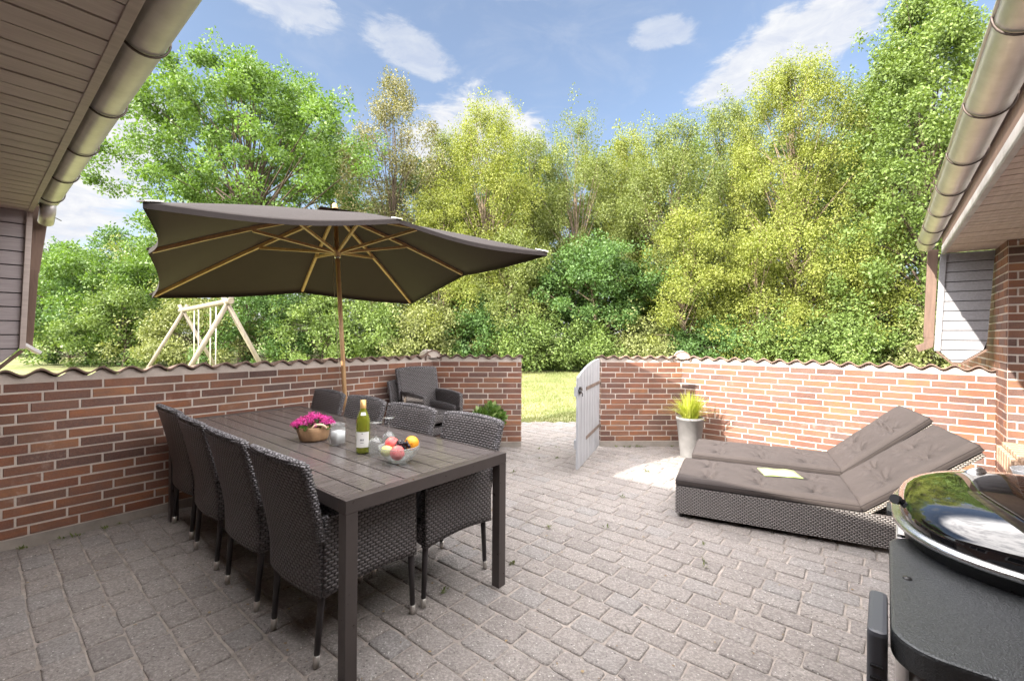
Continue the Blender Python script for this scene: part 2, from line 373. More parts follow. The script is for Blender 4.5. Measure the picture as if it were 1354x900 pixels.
def thinglass(name, tint=(.96, .97, .97), milk=0.05, refl=1.7):
    m, nt, b = newmat(name); tr = nt.new('ShaderNodeBsdfTransparent'); tr.inputs['Color'].default_value = c4(tint)
    gl = nt.new('ShaderNodeBsdfGlossy'); gl.inputs['Roughness'].default_value = .03
    fr = nt.new('ShaderNodeLayerWeight'); fr.inputs['Blend'].default_value = .5
    mx = nt.new('ShaderNodeMixShader'); nt.link(nt.math('MULTIPLY_ADD', nt.math('POWER', fr.outputs['Facing'], 3.0), refl * .55, .035, clamp=True), mx.inputs[0]); nt.link(tr.outputs[0], mx.inputs[1]); nt.link(gl.outputs[0], mx.inputs[2])
    o_ = mx.outputs[0]
    if milk:
        df = nt.new('ShaderNodeBsdfDiffuse'); df.inputs['Color'].default_value = (.85, .88, .88, 1); m2 = nt.new('ShaderNodeMixShader'); m2.inputs[0].default_value = milk
        nt.link(o_, m2.inputs[1]); nt.link(df.outputs[0], m2.inputs[2]); o_ = m2.outputs[0]
    nt.link(o_, nt.n['Material Output'].inputs['Surface']); return m
M_steel = simple('bright_steel', (.62, .62, .62), .25, .9)
M_black = simple('black_plastic', (.02, .02, .022), .4)

# ================================================================== ground
def pavemat():
    m, nt, b = newmat('concrete_pavers'); oc = nt.new('ShaderNodeTexCoord').outputs['Object']
    at = nt.new('ShaderNodeAttribute'); at.attribute_name = 'rnd'
    base = nt.ramp(at.outputs['Fac'], [(0, (.30, .275, .26)), (.35, (.37, .34, .32)), (.7, (.40, .365, .34)), (1, (.34, .33, .325))])
    f = nt.noise(oc, 1.1, 4, .6); base = nt.mix(nt.maprange(f, .38, .66), base, nt.mix(.4, base, (.30, .26, .235, 1)))
    g = nt.noise(oc, 75, 4, .75); base = nt.mix(nt.maprange(g, .46, .62), nt.mix(.5, base, (.08, .07, .07, 1)), base)
    g2 = nt.noise(oc, 22, 5, .7, .4); base = nt.mix(nt.maprange(g2, .40, .64), nt.mix(.22, base, (.12, .105, .10, 1)), nt.mix(.16, base, (.36, .33, .31, 1)))
    vo = nt.new('ShaderNodeTexVoronoi'); vo.inputs['Scale'].default_value = 55; nt.link(oc, vo.inputs['Vector'])
    sp = nt.math('LESS_THAN', vo.outputs['Distance'], .17); pick = nt.math('GREATER_THAN', nt.sep(vo.outputs['Color'])[0], .72)
    base = nt.mix(nt.math('MULTIPLY', nt.math('MULTIPLY', sp, pick), .75), base, (.62, .60, .57, 1))
    pk2 = nt.math('LESS_THAN', nt.sep(vo.outputs['Color'])[1], .16); base = nt.mix(nt.math('MULTIPLY', nt.math('MULTIPLY', nt.math('LESS_THAN', vo.outputs['Distance'], .22), pk2), .7), base, (.04, .036, .035, 1))
    nt.link(base, b.inputs['Base Color']); b.inputs['Roughness'].default_value = .82
    h = nt.math('ADD', nt.noise(oc, 90, 5, .7), nt.math('MULTIPLY', nt.noise(oc, 26, 5, .7), 2.0))
    nt.link(nt.bump(h, .9, .008), b.inputs['Normal']); return m
M_pave = pavemat()
def sandmat():
    m, nt, b = newmat('joint_sand'); oc = nt.new('ShaderNodeTexCoord').outputs['Object']
    f = nt.noise(oc, 9, 6, .75); c = nt.ramp(f, [(.3, (.16, .14, .125)), (.5, (.29, .255, .23)), (.75, (.44, .39, .345))])
    mo = nt.maprange(nt.noise(oc, 2.3, 4, .6), .60, .72); c = nt.mix(nt.math('MULTIPLY', mo, .55), c, (.10, .095, .045, 1))
    nt.link(c, b.inputs['Base Color']); b.inputs['Roughness'].default_value = .95
    nt.link(nt.bump(nt.noise(oc, 160, 4, .7), .8, .004), b.inputs['Normal']); return m
M_sand = sandmat()
P1 = Vector((-.983, 5.57, 0)); P2 = Vector((.12, 5.62, 0)); P3 = Vector((1.126, 5.68, 0)); P4 = Vector((2.167, 5.73, 0)); P5 = uv(5.793, -.755)
def inside(p):
    u_ = p.x * U.x + p.y * U.y; v_ = p.x * V.x + p.y * V.y
    if -.2 < p.x < 1.45 and 5.4 < p.y < 7.25: return True
    return u_ > -1.6 and v_ > -1.1 and u_ < 5.86 and v_ < 4.36 and p.y < 5.75
vs, lp, sz, at = [], [], [], []; nvt = 0
NP = 16
row = 0; u0 = -1.6
while u0 < 7.6:
    rw = .138
    v0 = -2.2 - rnd.random() * .2
    while v0 < 5.2:
        L = rnd.choice((.17, .19, .205, .205, .22))
        c = uv(u0 + rw / 2 + .004 * math.sin(v0 * 2.1 + row * .4) + .002 * math.sin(v0 * 7 + row), v0 + L / 2)
        if inside(c):
            gw = .0026; jx, j1, j2 = rnd.uniform(0, .0030), rnd.uniform(0, 6), rnd.uniform(0, 6); hx, hy = rw / 2 - gw, L / 2 - gw; pts = []
            for k in range(NP):
                a = 2 * math.pi * (k + .5) / NP; ca, sa = math.cos(a), math.sin(a); e = .17
                px_, py_ = math.copysign(abs(ca) ** e, ca) * hx, math.copysign(abs(sa) ** e, sa) * hy
                pts.append((px_ + rnd.uniform(-1, 1) * .0034 + jx * math.sin(2 * a + j1), py_ + rnd.uniform(-1, 1) * .0034 + jx * math.cos(3 * a + j2)))
            th = rnd.uniform(-.012, .012); dz = rnd.uniform(-.0022, .0022); tx, ty = rnd.uniform(-.012, .012), rnd.uniform(-.009, .009)
            rings = [(1.0, -.03), (.985, -.0065), (.945, -.0022), (.80, 0.0)]
            for s_, z_ in rings:
                for q in pts:
                    lx, ly = q[0] * s_, q[1] * s_
                    if s_ < .9: lx, ly = q[0] - math.copysign(.013, q[0]) , q[1] - math.copysign(.013, q[1])
                    x_, y_ = lx - th * ly, ly + th * lx
                    p = c + U * x_ + V * y_; vs.append((p.x, p.y, z_ + (dz + tx * lx + ty * ly if z_ > -.02 else 0)))
            vs.append((c.x, c.y, .0012 + dz)); rv = rnd.random()
            for i in range(3):
                for k in range(NP): k2 = (k + 1) % NP; lp += [nvt + i * NP + k, nvt + i * NP + k2, nvt + (i + 1) * NP + k2, nvt + (i + 1) * NP + k]; sz.append(4); at.append(rv)
            for k in range(NP): lp += [nvt + 3 * NP + k, nvt + 3 * NP + (k + 1) % NP, nvt + 4 * NP]; sz.append(3); at.append(rv)
            nvt += 4 * NP + 1
        v0 += L
    u0 += rw; row += 1
pv = np_obj('patio_paving', vs, lp, sz, M_pave, smooth=True, attrs={'rnd': at}); pv['kind'] = 'structure'
m = MB(); m.add([uv(-1.6, -1.1, -.0075), uv(5.9, -1.1, -.0075), uv(5.9, 4.4, -.0075), uv(-1.6, 4.4, -.0075)], [(0, 1, 2, 3)])
bed = m.build('sand_bed', M_sand); bed['kind'] = 'structure'
m = MB(); m.add([(-.35, 5.5, -.0115), (1.6, 5.5, -.0115), (1.6, 7.27, -.0115), (-.35, 7.22, -.0115)], [(0, 1, 2, 3)])
b2 = m.build('path', M_sand); b2['kind'] = 'structure'
def lawnmat():
    m, nt, b = newmat('lawn_turf'); oc = nt.new('ShaderNodeTexCoord').outputs['Object']
    f = nt.noise(oc, .9, 6, .65, .4); g = nt.noise(oc, 30, 4, .7)
    k = nt.math('ADD', nt.math('MULTIPLY', f, .65), nt.math('MULTIPLY', g, .35))
    nt.link(nt.ramp(k, [(.3, (.09, .12, .035)), (.45, (.16, .19, .06)), (.58, (.26, .25, .12)), (.72, (.34, .30, .19))]), b.inputs['Base Color'])
    b.inputs['Roughness'].default_value = .9; nt.link(nt.bump(g, .8, .03), b.inputs['Normal']); return m
M_lawn = lawnmat()
m = MB(); m.grid(lambda a, b_: (-300 + 600 * a, -60 + 460 * b_, -.02), 40, 40)
lawn = m.build('lawn', M_lawn); lawn['kind'] = 'structure'
# grass blades, short, denser near the gate opening
def grass_patch(n, x0, x1, y0, y1, h0, h1, mat, name, cond=None):
    X = rng.uniform(x0, x1, n); Y = y0 + (y1 - y0) * rng.random(n) ** 1.2
    if cond is not None: k = cond(X, Y); X, Y = X[k], Y[k]; n = len(X)
    a = rng.uniform(0, 2 * math.pi, n); h = rng.uniform(h0, h1, n); wd = .004 + .005 * rng.random(n)
    lx, ly = rng.normal(0, .5, n) * h, rng.normal(0, .5, n) * h
    dx, dy = np.cos(a) * wd, np.sin(a) * wd
    v = np.empty((n, 3, 3)); v[:, 0] = np.stack([X - dx, Y - dy, np.full(n, -.02)], 1); v[:, 1] = np.stack([X + dx, Y + dy, np.full(n, -.02)], 1)
    v[:, 2] = np.stack([X + lx, Y + ly, -.02 + h], 1)
    o = np_obj(name, v.reshape(-1, 3), np.arange(3 * n), np.full(n, 3), mat)
    return o
M_grass = leafmat('grass_blades', [(.2, (.08, .12, .025)), (.5, (.18, .205, .07)), (.8, (.34, .31, .17))], .25)
g = grass_patch(90000, -3, 5, 7.0, 17.5, .02, .05, M_grass, 'grass', lambda X, Y: ~((X > -.34) & (X < 1.6) & (Y < 7.25)) )
tag(g, 'short sunlit lawn grass beyond the gate opening', 'grass', kind='stuff')

# ================================================================== brick walls
BL, BH, JT = .228, .0547, .012
OFFS = [0, .25, .5, .25, 0, -.25, .5, .25]
def bricks(mb, A, B, n_out, z0, courses, a0=0.0, seed=1):
    """bricks on the face from A to B; n_out = outward normal of the visible face"""
    rr = random.Random(seed); A, B = Vector(A), Vector(B); d = B - A; L = d.length; d.normalize(); n = Vector(n_out).normalized()
    for c in range(courses):
        z = z0 + JT / 2 + c * (BH + JT); x0 = -((OFFS[c % 8] + a0) % 1.0) * (BL + JT)
        while x0 < L - .01:
            xa, xb = max(x0, .002), min(x0 + BL, L - .002); x0 += BL + JT
            if rr.random() < .12: xb = xb
            if xb - xa < .03: continue
            j = [rr.uniform(-.0015, .0015) for _ in range(4)]; pr = .0045 + rr.uniform(-.0015, .002); e = .0025
            za, zb = z + j[0], z + BH + j[1]; rv = rr.random()
            def P(x, zz, o): q = A + d * x + n * o; return (q.x, q.y, zz)
            base = [P(xa, za, -.004), P(xb, za, -.004), P(xb, zb, -.004), P(xa, zb, -.004)]
            mid = [P(xa, za, pr - e), P(xb, za, pr - e), P(xb, zb, pr - e), P(xa, zb, pr - e)]
            top = [P(xa + e, za + e, pr), P(xb - e, za + e, pr), P(xb - e, zb - e, pr), P(xa + e, zb - e, pr)]
            fs = [(8, 9, 10, 11)] + [(4 + i, 4 + (i + 1) % 4, 8 + (i + 1) % 4, 8 + i) for i in range(4)] + [(i, (i + 1) % 4, 4 + (i + 1) % 4, 4 + i) for i in range(4)]
            mb.add(base + mid + top, fs, attr=rv)
WAVE, AMP = .155, .019
def wave(x): return AMP * math.cos(2 * math.pi * x / WAVE)
def wall_seg(bm_b, bm_m, bm_p, bm_c, A, B, thick, outn, seed, a0=0.0, endA=False, endB=False, capA=0.0, capB=0.0):
    A, B = Vector(A), Vector(B); d = (B - A); L = d.length; d.normalize(); o = Vector(outn).normalized()
    z0, ztop = .067, 1.067
    bricks(bm_b, A, B, -o, z0, 15, a0, seed)
    bricks(bm_b, B + o * thick, A + o * thick, o, z0, 15, a0 + .3, seed + 50)
    if endA: bricks(bm_b, A + o * thick, A, -d, z0, 15, .5, seed + 20)
    if endB: bricks(bm_b, B, B + o * thick, d, z0, 15, .5, seed + 30)
    # mortar body whose top follows the coping
    n = int(L / .0155) + 2; loA, loB, hiA, hiB = [], [], [], []
    for i in range(n):
        x_ = L * i / (n - 1); q = A + d * x_; r_ = q + o * thick; zt = 1.118 + wave(x_) - .004
        loA.append((q.x, q.y, z0 - .03)); hiA.append((q.x, q.y, zt)); loB.append((r_.x, r_.y, z0 - .03)); hiB.append((r_.x, r_.y, zt - .035))
    fs = []
    for i in range(n - 1):
        fs += [(i, i + 1, n + i + 1, n + i), (2 * n + i + 1, 2 * n + i, 3 * n + i, 3 * n + i + 1), (n + i, n + i + 1, 3 * n + i + 1, 3 * n + i)]
    fs += [(0, n, 3 * n, 2 * n), (n - 1, 3 * n - 1, 4 * n - 1, 2 * n - 1)]
    bm_m.add(loA + hiA + loB + hiB, fs)
    # plinth
    a, b_ = A - o * .004 - d * 0, B - o * .004
    c1, c2 = b_ + o * (thick + .008), a + o * (thick + .008)
    bm_p.prism([(a.x, a.y), (b_.x, b_.y), (c2.x, c2.y) if False else (c1.x, c1.y), (c2.x, c2.y)], -.05, z0 - .003)
    # clay coping: two-wave tiles lapped over one another
    tl = 2 * WAVE; k0 = int(math.floor(-capA / tl)); x0 = -capA; i = 0; rr = random.Random(seed)
    while x0 < L + capB - .02:
        x1 = min(x0 + tl + .012, L + capB); lift = rr.uniform(0, .004) + (.0 if i % 2 else .003); sk = rr.uniform(-.004, .004); prj = rr.uniform(-.006, .006)
        def fn(s_, t_, x0=x0, x1=x1, lift=lift, sk=sk, prj=prj):
            xx = x0 + (x1 - x0) * s_; yy = -.035 + prj + (thick + .075) * t_; q = A + d * xx + o * yy
            return (q.x, q.y, 1.122 + wave(xx) - .035 * t_ * 1.2 + lift + sk * s_)
        bm_c.slab(fn, 26, 4, (0, 0, .013)); x0 += tl; i += 1
def ridge_tile(bm_c, bm_m, P, dirv, L=.36, r=.105, z=1.105):
    """half-round ridge tile lying across the wall corner with its mortar bed"""
    P = Vector(P); dv = Vector(dirv).normalized(); sd_ = Vector((-dv.y, dv.x, 0))
    def fn(s_, t_, rr=r):
        a = math.pi * (s_ * 1.16 - .08); q = P + dv * (-.06 + L * t_) + sd_ * (math.cos(a) * rr * (1 - .08 * t_)); return (q.x, q.y, z + math.sin(a) * rr * (1 - .08 * t_) - .03 * t_)
    bm_c.slab(fn, 20, 3, lambda s_, t_: (sd_ * (-math.cos(math.pi * s_) * .014) + Vector((0, 0, -.014 * math.sin(math.pi * s_)))))
    pts = [P + dv * (-.045)]
    n = 14; ring = []
    for e in (-.052, L - .09):
        for k in range(n): a = math.pi * k / (n - 1); q = P + dv * e + sd_ * math.cos(a) * (r - .010); ring.append((q.x, q.y, z + .006 + math.sin(a) * (r - .010)))
    bm_m.add(ring, [tuple(range(n)), tuple(range(2 * n - 1, n - 1, -1))] + [(k, k + 1, n + k + 1, n + k) for k in range(n - 1)])
TH = .22
wl = thing('brick_wall', 'dark red brick garden wall in shade behind the dining table, left of the gate opening', 'wall', P1, RZ)
mb_b, mb_m, mb_p, mb_c = MB(), MB(), MB(), MB()
W0 = P1 - U * 4.6
wall_seg(mb_b, mb_m, mb_p, mb_c, W0, P1 , TH, V, 3, capB=.0)
d2 = (P2 - P1).normalized(); o2 = Vector((-d2.y, d2.x, 0))
wall_seg(mb_b, mb_m, mb_p, mb_c, P1, P2, TH, o2, 5, .1, endB=True, capB=.02)
mb_m.prism([(P1.x, P1.y), ((P1 + o2 * TH).x, (P1 + o2 * TH).y), ((P1 + V * TH).x, (P1 + V * TH).y)], 0, 1.09)
ridge_tile(mb_c, mb_m, P1, (o2 + V) / 2)
mb_m.build('mortar', M_mortar, wl, world=True); mb_b.build('bricks', M_brick, wl, attr=True, world=True, fixn=False)
mb_p.build('plinth', M_plinth, wl, world=True); mb_c.build('coping', M_coping, wl, world=True)
wr = thing('brick_wall', 'orange-red brick garden wall, mostly sunlit, behind the sun loungers, right of the gate', 'wall', P4, RZ)
mb_b, mb_m, mb_p, mb_c = MB(), MB(), MB(), MB()
d3 = (P4 - P3).normalized(); o3 = Vector((-d3.y, d3.x, 0))
wall_seg(mb_b, mb_m, mb_p, mb_c, P3, P4, TH, o3, 7, .2, endA=True, capA=.02)
wall_seg(mb_b, mb_m, mb_p, mb_c, P4, P5, TH, U, 9, .55)
mb_m.prism([(P4.x, P4.y), ((P4 + U * TH).x, (P4 + U * TH).y), ((P4 + o3 * TH).x, (P4 + o3 * TH).y)], 0, 1.09)
ridge_tile(mb_c, mb_m, P4, (o3 + U) / 2)
mb_m.build('mortar', M_mortar, wr, world=True); mb_b.build('bricks', M_brick, wr, attr=True, world=True, fixn=False)
mb_p.build('plinth', M_plinth, wr, world=True); mb_c.build('coping', M_coping, wr, world=True)

# ================================================================== houses (built in the u,v frame, local x=u, y=v)
def board_run(mb, n, f):
    for i in range(n): f(mb, i)
ZS = 2.19
hl = thing('house', 'left house wing with brown boarded eave, grey gable boards and long steel gutter', 'house', uv(-.6, 2.0), RZ)
E0 = .263
Mh = MUV
def bld(mb, name, mat, parent, bevel=0, attr=False):
    for i, p in enumerate(mb.v): mb.v[i] = tuple(Mh @ Vector(p))
    return mb.build(name, mat, parent, world=True, bevel=bevel, attr=attr)
mb = MB(); bw = .105; vv = -1.2
while vv < 4.36:
    v1 = min(vv + bw - .010, 4.355); mb.box(((-.6 + E0 - .026) / 2 - .02, (vv + v1) / 2, ZS + .009 + rnd.uniform(-.0015, .0015)), (.6 + E0 - .026 + .04, v1 - vv, .018)); vv += bw
sf = bld(mb, 'soffit', M_soffit, hl)
mb = MB(); mb.box((-.18, 1.6, ZS + .035), (.9, 5.5, .02)); bld(mb, 'soffit_backing', M_gap, hl)
mb = MB(); mb.box((E0 - .013, 1.59, ZS + .085 - .004), (.026, 5.57, .17)); bld(mb, 'fascia', M_fascia, hl, .002)
def gutter(parent, along, c0, zc, r, a0, a1, brk, sgn):
    """half-round gutter along y (left house) or x (right house); c0 = cross position"""
    n = 20
    def P(s_, t, rr): 
        a = math.pi * (1.04 * s_ - .02) + math.pi; cx = c0 + math.cos(a) * rr; cz = zc + math.sin(a) * rr; l = a0 + (a1 - a0) * t
        return (cx, l, cz) if along == 'y' else (l, cx, cz)
    mb = MB(); mb.slab(lambda s_, t: P(s_, t, r), n, 8, lambda s_, t: Vector(P(s_, t, r - .003)) - Vector(P(s_, t, r)))
    # rolled outer lip
    L0 = P(1 if sgn > 0 else 0, 0, r); L1 = P(1 if sgn > 0 else 0, 1, r); mb.tube([L0, L1], .007, 8)
    # end cap
    cap = [P(k / 15, 1, r) for k in range(16)]; mb.add(cap, [tuple(range(16))])
    g_ = bld(mb, 'gutter', M_zinc, parent)
    for t in brk:
        mb = MB(); pts = []
        for k in range(17):
            q = P(k / 16, (t - a0) / (a1 - a0), r + .005); pts.append(q)
        mb.tube(pts, .0038, 6)
        top = pts[0] if sgn > 0 else pts[-1]; o_ = pts[-1] if sgn > 0 else pts[0]
        b_ = bld(mb, 'gutter_strap', M_strap, parent)
gutter(hl, 'y', .328, 2.285, .058, -1.2, 4.30, [-.1 + .6 * i for i in range(8)], 1)
# lower gable boards, parallel to u
def poly_boards(mb, poly, bh, z0, z1, th, to3, gap=.006):
    """horizontal boards clipped to a polygon given in (a,z)"""
    z = z1
    def span(zz):
        xs = []
        for i in range(len(poly)):
            (xa, za), (xb, zb) = poly[i], poly[(i + 1) % len(poly)]
            if (za - zz) * (zb - zz) <= 0 and za != zb: xs.append(xa + (xb - xa) * (zz - za) / (zb - za))
        return (min(xs), max(xs)) if len(xs) >= 2 else None
    while z > z0 + .01:
        zb = max(z - bh + gap, z0 + .001); a, b_ = span(z - .001), span(zb)
        if a and b_:
            t = th; q = [(a[0], z - .001), (a[1], z - .001), (b_[1], zb), (b_[0], zb)]
            f = [to3(x_, zz, .0 + (.004 if k > 1 else 0)) for k, (x_, zz) in enumerate(q)]; bk = [to3(x_, zz, -t) for x_, zz in q]
            mb.add(f + bk, [(0, 1, 2, 3), (7, 6, 5, 4)] + [(i, 4 + i, 4 + (i + 1) % 4, (i + 1) % 4) for i in range(4)])
        z -= bh
vg = 4.36
polyL = [(.235, 2.19), (.205, 1.285), (.10, 1.165), (-.20, 1.165), (-.5, 1.29), (-.6, 2.19)]
mb = MB(); poly_boards(mb, polyL, .0905, 1.165, 2.19, .018, lambda a, zz, o: (a, vg - o, zz)); bld(mb, 'gable_boards', M_panel, hl)
mb = MB(); mb.prism([(.235, 2.2), (.205, 1.29), (.10, 1.17), (-.20, 1.17), (-.5, 1.29), (-.6, 2.2)], 0, .02, Matrix.Translation((0, vg + .045, 0)) @ Matrix.Rotation(R(90), 4, 'X')); bld(mb, 'board_backing', M_gap, hl)
mb = MB(); mb.bar((.249, vg, 2.19), (.219, vg, 1.285), .05, .028, (1, 0, 0)); bld(mb, 'edge_trim', M_fascia, hl, .002)
mb = MB(); mb.bar((.219, vg, 1.275), (.105, vg, 1.148), .07, .018); mb.bar((.105, vg, 1.15), (-.2, vg, 1.15), .07, .018); bld(mb, 'lower_trim', M_brownwood, hl, .002)
mb = MB(); mb.bar((.31, vg + .10, 2.25), (.262, vg + .08, 1.80), .075, .055, (0, 1, 0)); mb.bar((.262, vg + .08, 1.82), (.235, vg + .08, 1.30), .07, .06, (0, 1, 0)); bld(mb, 'downpipe_board', M_brownwood, hl, .004)
mb = MB(); mb.tube([(.325, vg - .1, 2.25), (.328, vg - .06, 2.20), (.325, vg + .02, 2.14)], .04, 14); bld(mb, 'gutter_outlet', M_zinc, hl)
mb = MB(); mb.bar((.225, vg + .02, 1.315), (.30, vg + .05, 1.255), .05, .02); bld(mb, 'flashing', M_white, hl, .003)
mb = MB(); mb.tube([(.27, vg - .14, 2.24), (.33, vg - .04, 2.185), (.40, vg + .03, 2.165)], .003, 5); bld(mb, 'loose_wire', M_black, hl)
def roof_slab(parent, pts, name='roof'):
    mb = MB(); n = len(pts); up = [(p[0], p[1], p[2] + .015) for p in pts]; mb.add(pts + up, [tuple(range(n)), tuple(range(n, 2 * n))] + [(i, (i + 1) % n, n + (i + 1) % n, n + i) for i in range(n)])
    return bld(mb, name, M_roof, parent)
sl = math.tan(R(24))
roof_slab(hl, [(.365, -3.5, 2.33), (.365, 5.75, 2.33), (-4.2, 5.75, 2.33 + 4.5 * sl), (-4.2, -3.5, 2.33 + 4.5 * sl)])  # eave edge and verge extended beyond the boards to shade chairs and paving
mb = MB(); mb.box((-.65, 1.0, 1.09), (.2, 7.2, 2.19)); wo = bld(mb, 'wall', None, hl)
def fakebrick():
    m, nt, b = newmat('brick_facade'); vec = boxmap(nt); br = nt.new('ShaderNodeTexBrick'); br.offset = .5
    br.inputs['Scale'].default_value = 1; br.inputs['Brick Width'].default_value = .24; br.inputs['Row Height'].default_value = .0667; br.inputs['Mortar Size'].default_value = .006
    br.inputs['Color1'].default_value = (.20, .08, .05, 1); br.inputs['Color2'].default_value = (.13, .07, .055, 1); br.inputs['Mortar'].default_value = (.45, .4, .36, 1)
    nt.link(vec, br.inputs['Vector']); nt.link(br.outputs[0], b.inputs['Base Color']); b.inputs['Roughness'].default_value = .8; return m
M_facade = fakebrick(); wo.data.materials.clear(); wo.data.materials.append(M_facade)
M_pane = simple('dark_window_pane', (.02, .025, .03), .05)
for v0, wd_ in ((-.1, 1.3), (2.1, 1.4)):
    mb = MB(); z0_, z1_ = .9, 2.0; c = v0 + wd_ / 2
    for (yy, zz, sy, sz_) in ((c, z0_, wd_, .06), (c, z1_, wd_, .06), (v0, 1.45, .06, 1.16), (v0 + wd_, 1.45, .06, 1.16), (c, 1.45, .05, 1.05)): mb.box((-.54, yy, zz), (.04, sy, sz_))
    f_ = bld(mb, 'window_frame', M_white, hl); mb = MB(); mb.box((-.545, c, 1.45), (.012, wd_ - .04, 1.06)); bld(mb, 'pane', M_pane, f_)

hr = thing('house', 'right house wing with dark red brick, pale soffit and silver gutter beside the loungers', 'house', uv(5.5, -1.0), RZ)
F0 = -.424
mb = MB(); uu = -1.5
while uu < 5.82:
    u1 = min(uu + bw - .010, 5.82); mb.box(((uu + u1) / 2, -.64, ZS + .009 + rnd.uniform(-.0015, .0015)), (u1 - uu, .44, .018)); uu += bw
bld(mb, 'soffit', M_soffit_r, hr)
mb = MB(); mb.box((2.15, -.66, ZS + .035), (7.3, .5, .02)); bld(mb, 'soffit_backing', M_gap, hr)
mb = MB(); mb.box((2.15, F0 + .012, ZS + .03), (7.34, .026, .075)); bld(mb, 'fascia_trim', simple('faded_white_board', (.50, .49, .50), .5, nscale=9, namt=.25), hr, .002)
mb = MB(); mb.box((2.15, F0 + .010, ZS + .155), (7.34, .022, .17)); bld(mb, 'fascia', M_brownwood, hr, .002)
gutter(hr, 'x', -.292, 2.285, .066, -1.5, 5.80, [.0 + .6 * i for i in range(10)], 1)
ug = 5.84
polyR = [(-.425, 2.19), (-.383, 1.285), (-.478, 1.175), (-.536, 1.175), (-.700, 1.31), (-.749, 2.19)]
mb = MB(); poly_boards(mb, polyR, .0905, 1.175, 2.19, .018, lambda a, zz, o: (ug - o, a, zz)); bld(mb, 'gable_boards', M_panel_r, hr)
mb = MB(); mb.prism([(p[0], p[1]) for p in polyR], 0, .02, Matrix.Translation((ug + .022, 0, 0)) @ Matrix.Rotation(R(90), 4, 'Z') @ Matrix.Rotation(R(90), 4, 'X')); bld(mb, 'board_backing', M_gap, hr)
mb = MB(); mb.bar((ug, -.414, 2.18), (ug, -.376, 1.275), .03, .045, (0, 1, 0)); bld(mb, 'edge_trim', M_panel_r, hr, .002)
mb = MB(); mb.bar((ug, -.372, 1.272), (ug, -.478, 1.158), .07, .016); mb.bar((ug, -.478, 1.162), (ug, -.536, 1.162), .07, .016); mb.bar((ug, -.536, 1.16), (ug, -.703, 1.298), .07, .016); bld(mb, 'lower_trim', M_brownwood, hr, .002)
mb = MB(); mb.bar((ug + .06, -.345, 2.24), (ug + .06, -.318, 1.40), .07, .075, (0, 1, 0)); mb.bar((ug + .06, -.325, 1.42), (ug + .06, -.315, 1.31), .066, .07, (0, 1, 0)); mb.bar((ug + .06, -.33, 1.335), (ug + .06, -.235, 1.29), .07, .065); bld(mb, 'downpipe_board', M_brownwood, hr, .004)
roof_slab(hr, [(-3.5, -.38, 2.35), (6.0, -.38, 2.35), (6.0, -5.0, 2.35 + 4.6 * sl), (-3.5, -5.0, 2.35 + 4.6 * sl)])
# brick pier with return, then the recessed white door frame
mb = MB(); bricks(mb, (8.2, -.755, 0), (5.33, -.755, 0), (0, 1, 0), .067, 32, .2, 31); bricks(mb, (5.33, -.755, 0), (5.33, -.875, 0), (-1, 0, 0), .067, 32, .5, 33)
bld(mb, 'bricks', M_brick, hr, attr=True)
mb = MB(); mb.box((6.765, -.985, 1.06), (2.87, .46, 2.24)); bld(mb, 'mortar', M_mortar, hr)
mb = MB(); mb.box((3.3, -1.0, 1.075), (4.03, .1, 2.21)); mb.box((0.3, -.9, 1.075), (1.9, .2, 2.21)); wo = bld(mb, 'wall', M_facade, hr)
mb = MB(); mb.box((5.283, -.905, 1.09), (.075, .08, 2.17)); mb.box((4.4, -.905, 2.14), (1.7, .08, .08)); mb.box((4.4, -.905, .06), (1.7, .08, .1)); mb.box((4.43, -.905, 1.09), (.09, .07, 2.1)); mb.box((3.55, -.905, 1.09), (.075, .08, 2.17))
f_ = bld(mb, 'door_frame', M_white, hr, .003); mb = MB(); mb.box((4.4, -.93, 1.1), (1.6, .012, 2.0)); bld(mb, 'pane', M_pane, f_)

# ================================================================== gate (opened inwards, hinged on the right post)
M_gate = wood('white_painted_gate', (.27, .28, .30), (.41, .42, .445), .65, (30, 30, 3), .25)
M_rust = simple('rusty_iron', (.20, .155, .13), .7, .4, nscale=25, namt=.5)
GH, GT = Vector((1.075, 5.55, 0)), Vector((.655, 4.50, 0)); gl = (GT - GH).length; ga = math.atan2(GT.y - GH.y, GT.x - GH.x)
gt = thing('gate', 'white plank garden gate standing open beside the brick wall', 'gate', GH, ga)
nb = 8; bwid = gl / nb
for i in range(nb):
    xa, xb = i * bwid + .007, (i + 1) * bwid - .006; f = lambda x_: 1.115 - .14 * max(0, (x_ / gl)) ** 2.2
    o = MB(); dzz = rnd.uniform(-.006, .006)
    o.add([(xa, -.011, .05 + dzz), (xb, -.011, .05 + dzz), (xb, .011, .05 + dzz), (xa, .011, .05 + dzz), (xa, -.011, f(xa)), (xb, -.011, f(xb)), (xb, .011, f(xb)), (xa, .011, f(xa))],
          [(0, 3, 2, 1), (4, 5, 6, 7), (0, 1, 5, 4), (2, 3, 7, 6), (0, 4, 7, 3), (1, 2, 6, 5)]).build('plank', M_gate, gt, bevel=.002)
for zz in (.30, .83):
    MB().box((gl / 2, -.024, zz), (gl - .04, .024, .09)).build('rail', M_gate, gt, bevel=.002)
    o = MB(); o.box((.38, .0145, zz), (.78, .005, .036)); o.tube([(-.01, .018, zz - .03), (-.01, .018, zz + .03)], .009, 8); o.build('hinge', M_rust, gt)
MB().bar((.1, -.025, .34), (gl - .1, -.025, .79), .022, .07).build('brace', M_gate, gt)
